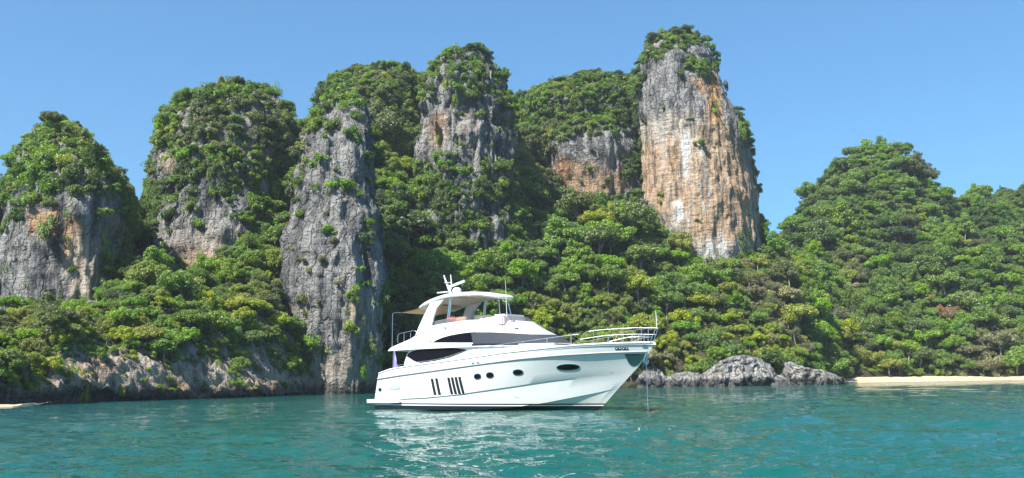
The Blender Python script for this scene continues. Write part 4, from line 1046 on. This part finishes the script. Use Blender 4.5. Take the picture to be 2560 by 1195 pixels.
# seats and console of the flybridge
box('helm_console', 8.9, 9.9, -1.1, .9, 4.8, 5.62, GEL, None, .1, .2)
box('helm_seat', 7.8, 8.4, -1.0, .2, 4.8, 5.5, PINK, None, .1)
box('sun_pad', 8.6, 10.4, -1.62, -.9, 4.9, 5.44, PINK, None, .08)
box('settee', 4.8, 7.4, .6, 1.6, 4.8, 5.45, PINK, None, .1)
for n_, x, y, mt, lab in (('cushion', 6.05, -1.45, REDC, 'red cushion on the flybridge edge'), ('cushion', 6.75, -1.3, ORANGEC, 'orange cushion beside the red one on the flybridge')):
    bm = bmesh.new(); bmesh.ops.create_uvsphere(bm, u_segments=14, v_segments=8, radius=1)
    for v in bm.verts:
        c_ = v.co; v.co = Vector((np.sign(c_.x) * abs(c_.x) ** .6 * .38, np.sign(c_.y) * abs(c_.y) ** .6 * .16, c_.z * .22))
    me = bpy.data.meshes.new('cushion'); bm.to_mesh(me); bm.free(); me.materials.append(mt)
    for p in me.polygons: p.use_smooth = True
    o = link(n_, me); w_ = Matrix.Rotation(-YAW, 4, 'Z') @ Vector((x, y, 5.42 if mt == REDC else 5.40)); o.location = YORG + w_; o.rotation_euler = (radians(12), 0, -YAW + .2)
    tag(o, lab, 'cushion')
# hardtop on its arch
def ht_plan(k):      # k: 1 outer edge, smaller further in
    th = np.linspace(-pi / 2, pi / 2, 40); a, w, x0 = 3.35, 1.84, 6.0
    nx = x0 + a * np.cos(th) ** (2 / 2.5); ny = w * np.sign(np.sin(th)) * np.abs(np.sin(th)) ** (2 / 2.5)
    xs_ = np.linspace(3.35, x0, 12, endpoint=False); ya = np.interp(xs_, [3.35, 4.0, x0], [1.6, 1.76, w])
    x = np.concatenate([xs_, nx, xs_[::-1]]); y = np.concatenate([-ya, ny, ya[::-1]])
    c_ = np.array([6.2, 0]); return c_[0] + (x - c_[0]) * k, y * k
zh = tab([(3.3, 6.44), (3.8, 6.62), (4.6, 6.84), (5.4, 6.98), (6.2, 7.06), (7.4, 7.04), (8.6, 6.93), (9.3, 6.78), (9.8, 6.62)])
def ht(k, dz): x, y = ht_plan(k); return np.stack([x, y, zh(x) + dz - .05 * (y / 1.84) ** 2], -1)
hr = [ht(.90, -.20), ht(.97, -.19), ht(1.0, -.10), ht(1.0, -.03), ht(.98, .03), ht(.9, .07), ht(.6, .12), ht(.25, .14)]
Q = np.array(hr); n3 = Q.shape[1]
F = [tuple(f) for f in grid_faces(n3, len(hr), True)] + [tuple((len(hr) - 1) * n3 + i for i in range(n3))]
top_ = part('hardtop', Q.reshape(-1, 3), F, GEL, sharp=35)
u_ = [ht(.90, -.20), ht(.80, -.17), ht(.5, -.13), ht(.2, -.11)]; U_ = np.array(u_)
F = [tuple(f[::-1]) for f in grid_faces(n3, 4, True)] + [tuple(3 * n3 + i for i in range(n3))[::-1]]
part('ceiling_lining', U_.reshape(-1, 3), F, BEIGE, top_, 35)
for (xx, hwid, hl, mt) in ((6.9, .78, .95, BEIGE), (6.9, .70, .87, simple('hatch_shade', (0.50, 0.42, 0.32), .7))):
    zc_ = float(zh(xx)) - .16 - (.03 if hwid < .75 else 0)
    box('roof_hatch', xx - hl, xx + hl, -hwid, hwid, zc_ - .05, zc_ + .02, mt, top_, .01)
for s in (-1, 1):      # arch legs
    prof = [(3.35, 4.55), (3.6, 5.1), (3.95, 5.75), (4.25, 6.25), (4.5, 6.62)]; prof2 = [(4.75, 4.9), (4.78, 5.15), (4.88, 5.65), (5.1, 6.2), (5.75, 6.75)]
    V = []
    for (x1, z1), (x2, z2) in zip(prof, prof2):
        k = (z1 - 4.5) / 2.2; yo = s * (1.98 - .25 * k)
        V += [(x1, yo, z1), (x2, yo, z2), (x2 - .06, yo - s * .2, z2), (x1 + .06, yo - s * .2, z1)]
    F = []
    for i in range(4):
        for j in range(4): F.append((i * 4 + j, i * 4 + (j + 1) % 4, i * 4 + 4 + (j + 1) % 4, i * 4 + 4 + j))
    F += [(0, 1, 2, 3), (16, 17, 18, 19)]
    bm = bmesh.new(); v_ = [bm.verts.new(v) for v in V]
    for f in F: bm.faces.new([v_[i] for i in f])
    bmesh.ops.bevel(bm, geom=bm.edges[:], offset=.03, segments=2, affect='EDGES'); bm_part('arch_leg', bm, GEL, None, 40)
    tube('strut', [(5.85, s * 1.62, 5.25), (6.12, s * 1.6, 6.88)], .05, STEEL); tube('strut', [(6.0, s * 1.62, 5.25), (6.22, s * 1.6, 6.88)], .035, STEEL)
    tube('strut', [(9.1 + .1 * s, s * .45 + .2, 5.2), (8.85, s * .4 + .2, 6.70)], .032, STEEL)
# awning behind the hardtop, on poles
aw = []
for i in range(9):
    t = i / 8
    for j in range(9):
        y = -1.7 + 3.4 * j / 8; x = 4.3 - (4.3 - 1.7) * t + .35 * t * (1 - (y / 1.7) ** 2)
        aw.append((x, y, 6.56 - .42 * t - .10 * sin(pi * t) - .05 * (1 - (y / 1.7) ** 2)))
awn = part('awning', aw, [tuple(f) for f in grid_faces(9, 9)], CANVAS, None, 0)
for s in (-1, 1):
    q = tube('awning_pole', [(1.02, s * 1.75, 3.95), (1.05, s * 1.75, 6.12)], .016, STEEL, awn); tube('arm', [(1.05, s * 1.75, 6.12), (1.35, s * 1.74, 6.16), (1.75, s * 1.7, 6.14)], .016, STEEL, q)
# mast with radar and aerials on the hardtop
mast = tube('mast', [(4.75, .05, 6.85), (4.55, .03, 7.35), (4.15, 0, 8.15), (4.0, 0, 8.5)], [.13, .10, .06, .04], GEL)
tube('mast_fork', [(4.55, .06, 7.55), (4.62, .06, 7.95), (4.55, .05, 8.5)], [.06, .045, .03], GEL, mast); tube('light_bar', [(4.25, -.2, 8.0), (4.45, .25, 8.0)], .03, GEL, mast)
box('mast_foot', 4.2, 5.5, -.4, .4, 6.86, 7.16, GEL, mast, .08)
box('spreader', 3.45, 4.4, -.12, .12, 7.36, 7.44, GEL, mast, .02)
bm = bmesh.new(); bmesh.ops.create_uvsphere(bm, u_segments=18, v_segments=10, radius=.3)
for v in bm.verts: v.co = Vector((v.co.x + 5.15, v.co.y, v.co.z * .75 + 7.42))
bm_part('radar_dome', bm, GEL, mast)
bm = bmesh.new(); bmesh.ops.create_cube(bm, size=1)
for v in bm.verts:
    x, y, z = v.co.x * .20, v.co.y * 1.15, v.co.z * .16; a = radians(62); v.co = Vector((5.12 + x * cos(.2) + y * .42, y * .75, 7.84 + y * .34 + z))
bmesh.ops.bevel(bm, geom=bm.edges[:], offset=.03, segments=2, affect='EDGES'); bm_part('radar_scanner', bm, GEL, mast)
tube('whip_aerial', [(10.3, -1.15, 5.1), (10.2, -1.15, 7.6)], [.018, .008], WHITEC)
# ---- rails
def rail(pts, r=.014): return tube('rail', smooth_path(pts, 40), r, STEEL)
for s in (-1, 1):
    yb = lambda x: float(np.interp(x, rows[0][:, 0], rows[0][:, 1])) * s * -1 * -1
    side = lambda x, dz, ins=.06: np.array([x, s * (abs(float(np.interp(x, rows[0][:, 0], rows[0][:, 1]))) - ins), float(z_sheer(x)) + dz])
    rl = rail([side(2.1, .16), side(3.5, .17), side(6, .20), side(7.8, .40), side(8.6, .46), side(11, .50), side(13, .52), side(15.2, .56), side(15.8, .58)])
    for x, h in ((2.9, .16), (4.1, .18), (5.3, .19), (6.6, .26), (8.4, .45), (9.7, .48), (11.1, .50), (12.5, .52), (14.0, .54), (15.4, .57)): tube('stanchion', [side(x, -.15), side(x, h)], .024, STEEL, rl)
    pr = rail([side(15.9, .22), side(16.15, .62), side(16.6, .72), side(17.6, .76), side(18.6, .78, .0), side(19.3, .76, -.12), np.array([19.75, s * .12, 4.36])])
    rail([side(15.9, .30), side(17.2, .42), side(18.4, .45, .02), side(19.2, .42, -.05), np.array([19.62, s * .1, 4.0])])
    rail([side(17.4, .10), side(18.2, .28), side(18.9, .30, .0), side(19.3, .30)], .018)
    for x, h in ((16.6, .70), (17.3, .42), (18.0, .45), (18.5, .46), (18.9, .74)): tube('stanchion', [side(x, -.05), side(x + .05, h, .02)], .02, STEEL, pr)
    tube('stanchion', [(19.35, s * .16, 3.6), (19.5, s * .14, 3.95), (19.68, s * .12, 4.3)], .026, STEEL, pr)
    rail([(1.75, s * 1.9, 4.2), (1.78, s * 1.9, 4.72), (2.6, s * 1.9, 4.86), (3.3, s * 1.9, 4.9), (3.45, s * 1.9, 4.7)], .016)
    for x in (2.3, 2.9): tube('stanchion', [(x, s * 1.9, 4.2), (x, s * 1.9, 4.8)], .015, STEEL)
    for x in (8.9, 9.3): tube('cleat', [side(x - .1, .03 - .34 * (x > 8), -.09), side(x + .1, .03 - .34 * (x > 8), -.09)], .028, STEEL)
tube('jackstaff', [(19.70, 0, 4.3), (19.66, 0, 5.25)], [.018, .012], WHITEC)
# nav light and horn on the coaming
box('nav_light', 11.0, 11.25, -1.72, -1.55, 5.05, 5.16, GREYT, None, .02); tube('searchlight', [(6.0, -1.98, 4.98), (6.05, -2.04, 4.98)], .06, GREYT); tube('vent_cap', [(4.9, -2.1, 4.2), (4.9, -2.17, 4.2)], .05, GREYT)
# cockpit: bulkhead door, table, flag
part('cockpit_door', [(2.5, -1.5, 2.5), (2.5, 1.5, 2.5), (2.75, 1.5, 3.66), (2.75, -1.5, 3.66)], [(0, 1, 2, 3)], GLASSD)
box('transom_seat', .75, 1.5, -1.9, 1.9, 2.0, 2.52, GEL, None, .08)
for s in (-1, 1): tube('overhang_post', [(1.35, s * 1.95, 2.5), (1.4, s * 1.95, 3.74)], .03, STEEL)
fst = tube('flagstaff', [(.35, -.55, 2.3), (-.05, -.55, 3.75)], [.022, .014], WHITEC)
fv = []
for i in range(14):
    t = i / 13
    for j in range(9):
        k = j / 8; wd = .04 + .50 * t ** .8
        fv.append((.0 + .1 * t + wd * (k - .5) * .9, -.58 + .07 * sin(k * 9 + t * 2) * (.3 + t), 3.66 - 1.22 * t - .08 * k * t))
part('flag', fv, [tuple(f) for f in grid_faces(9, 14)], FLAGC, fst, 0)
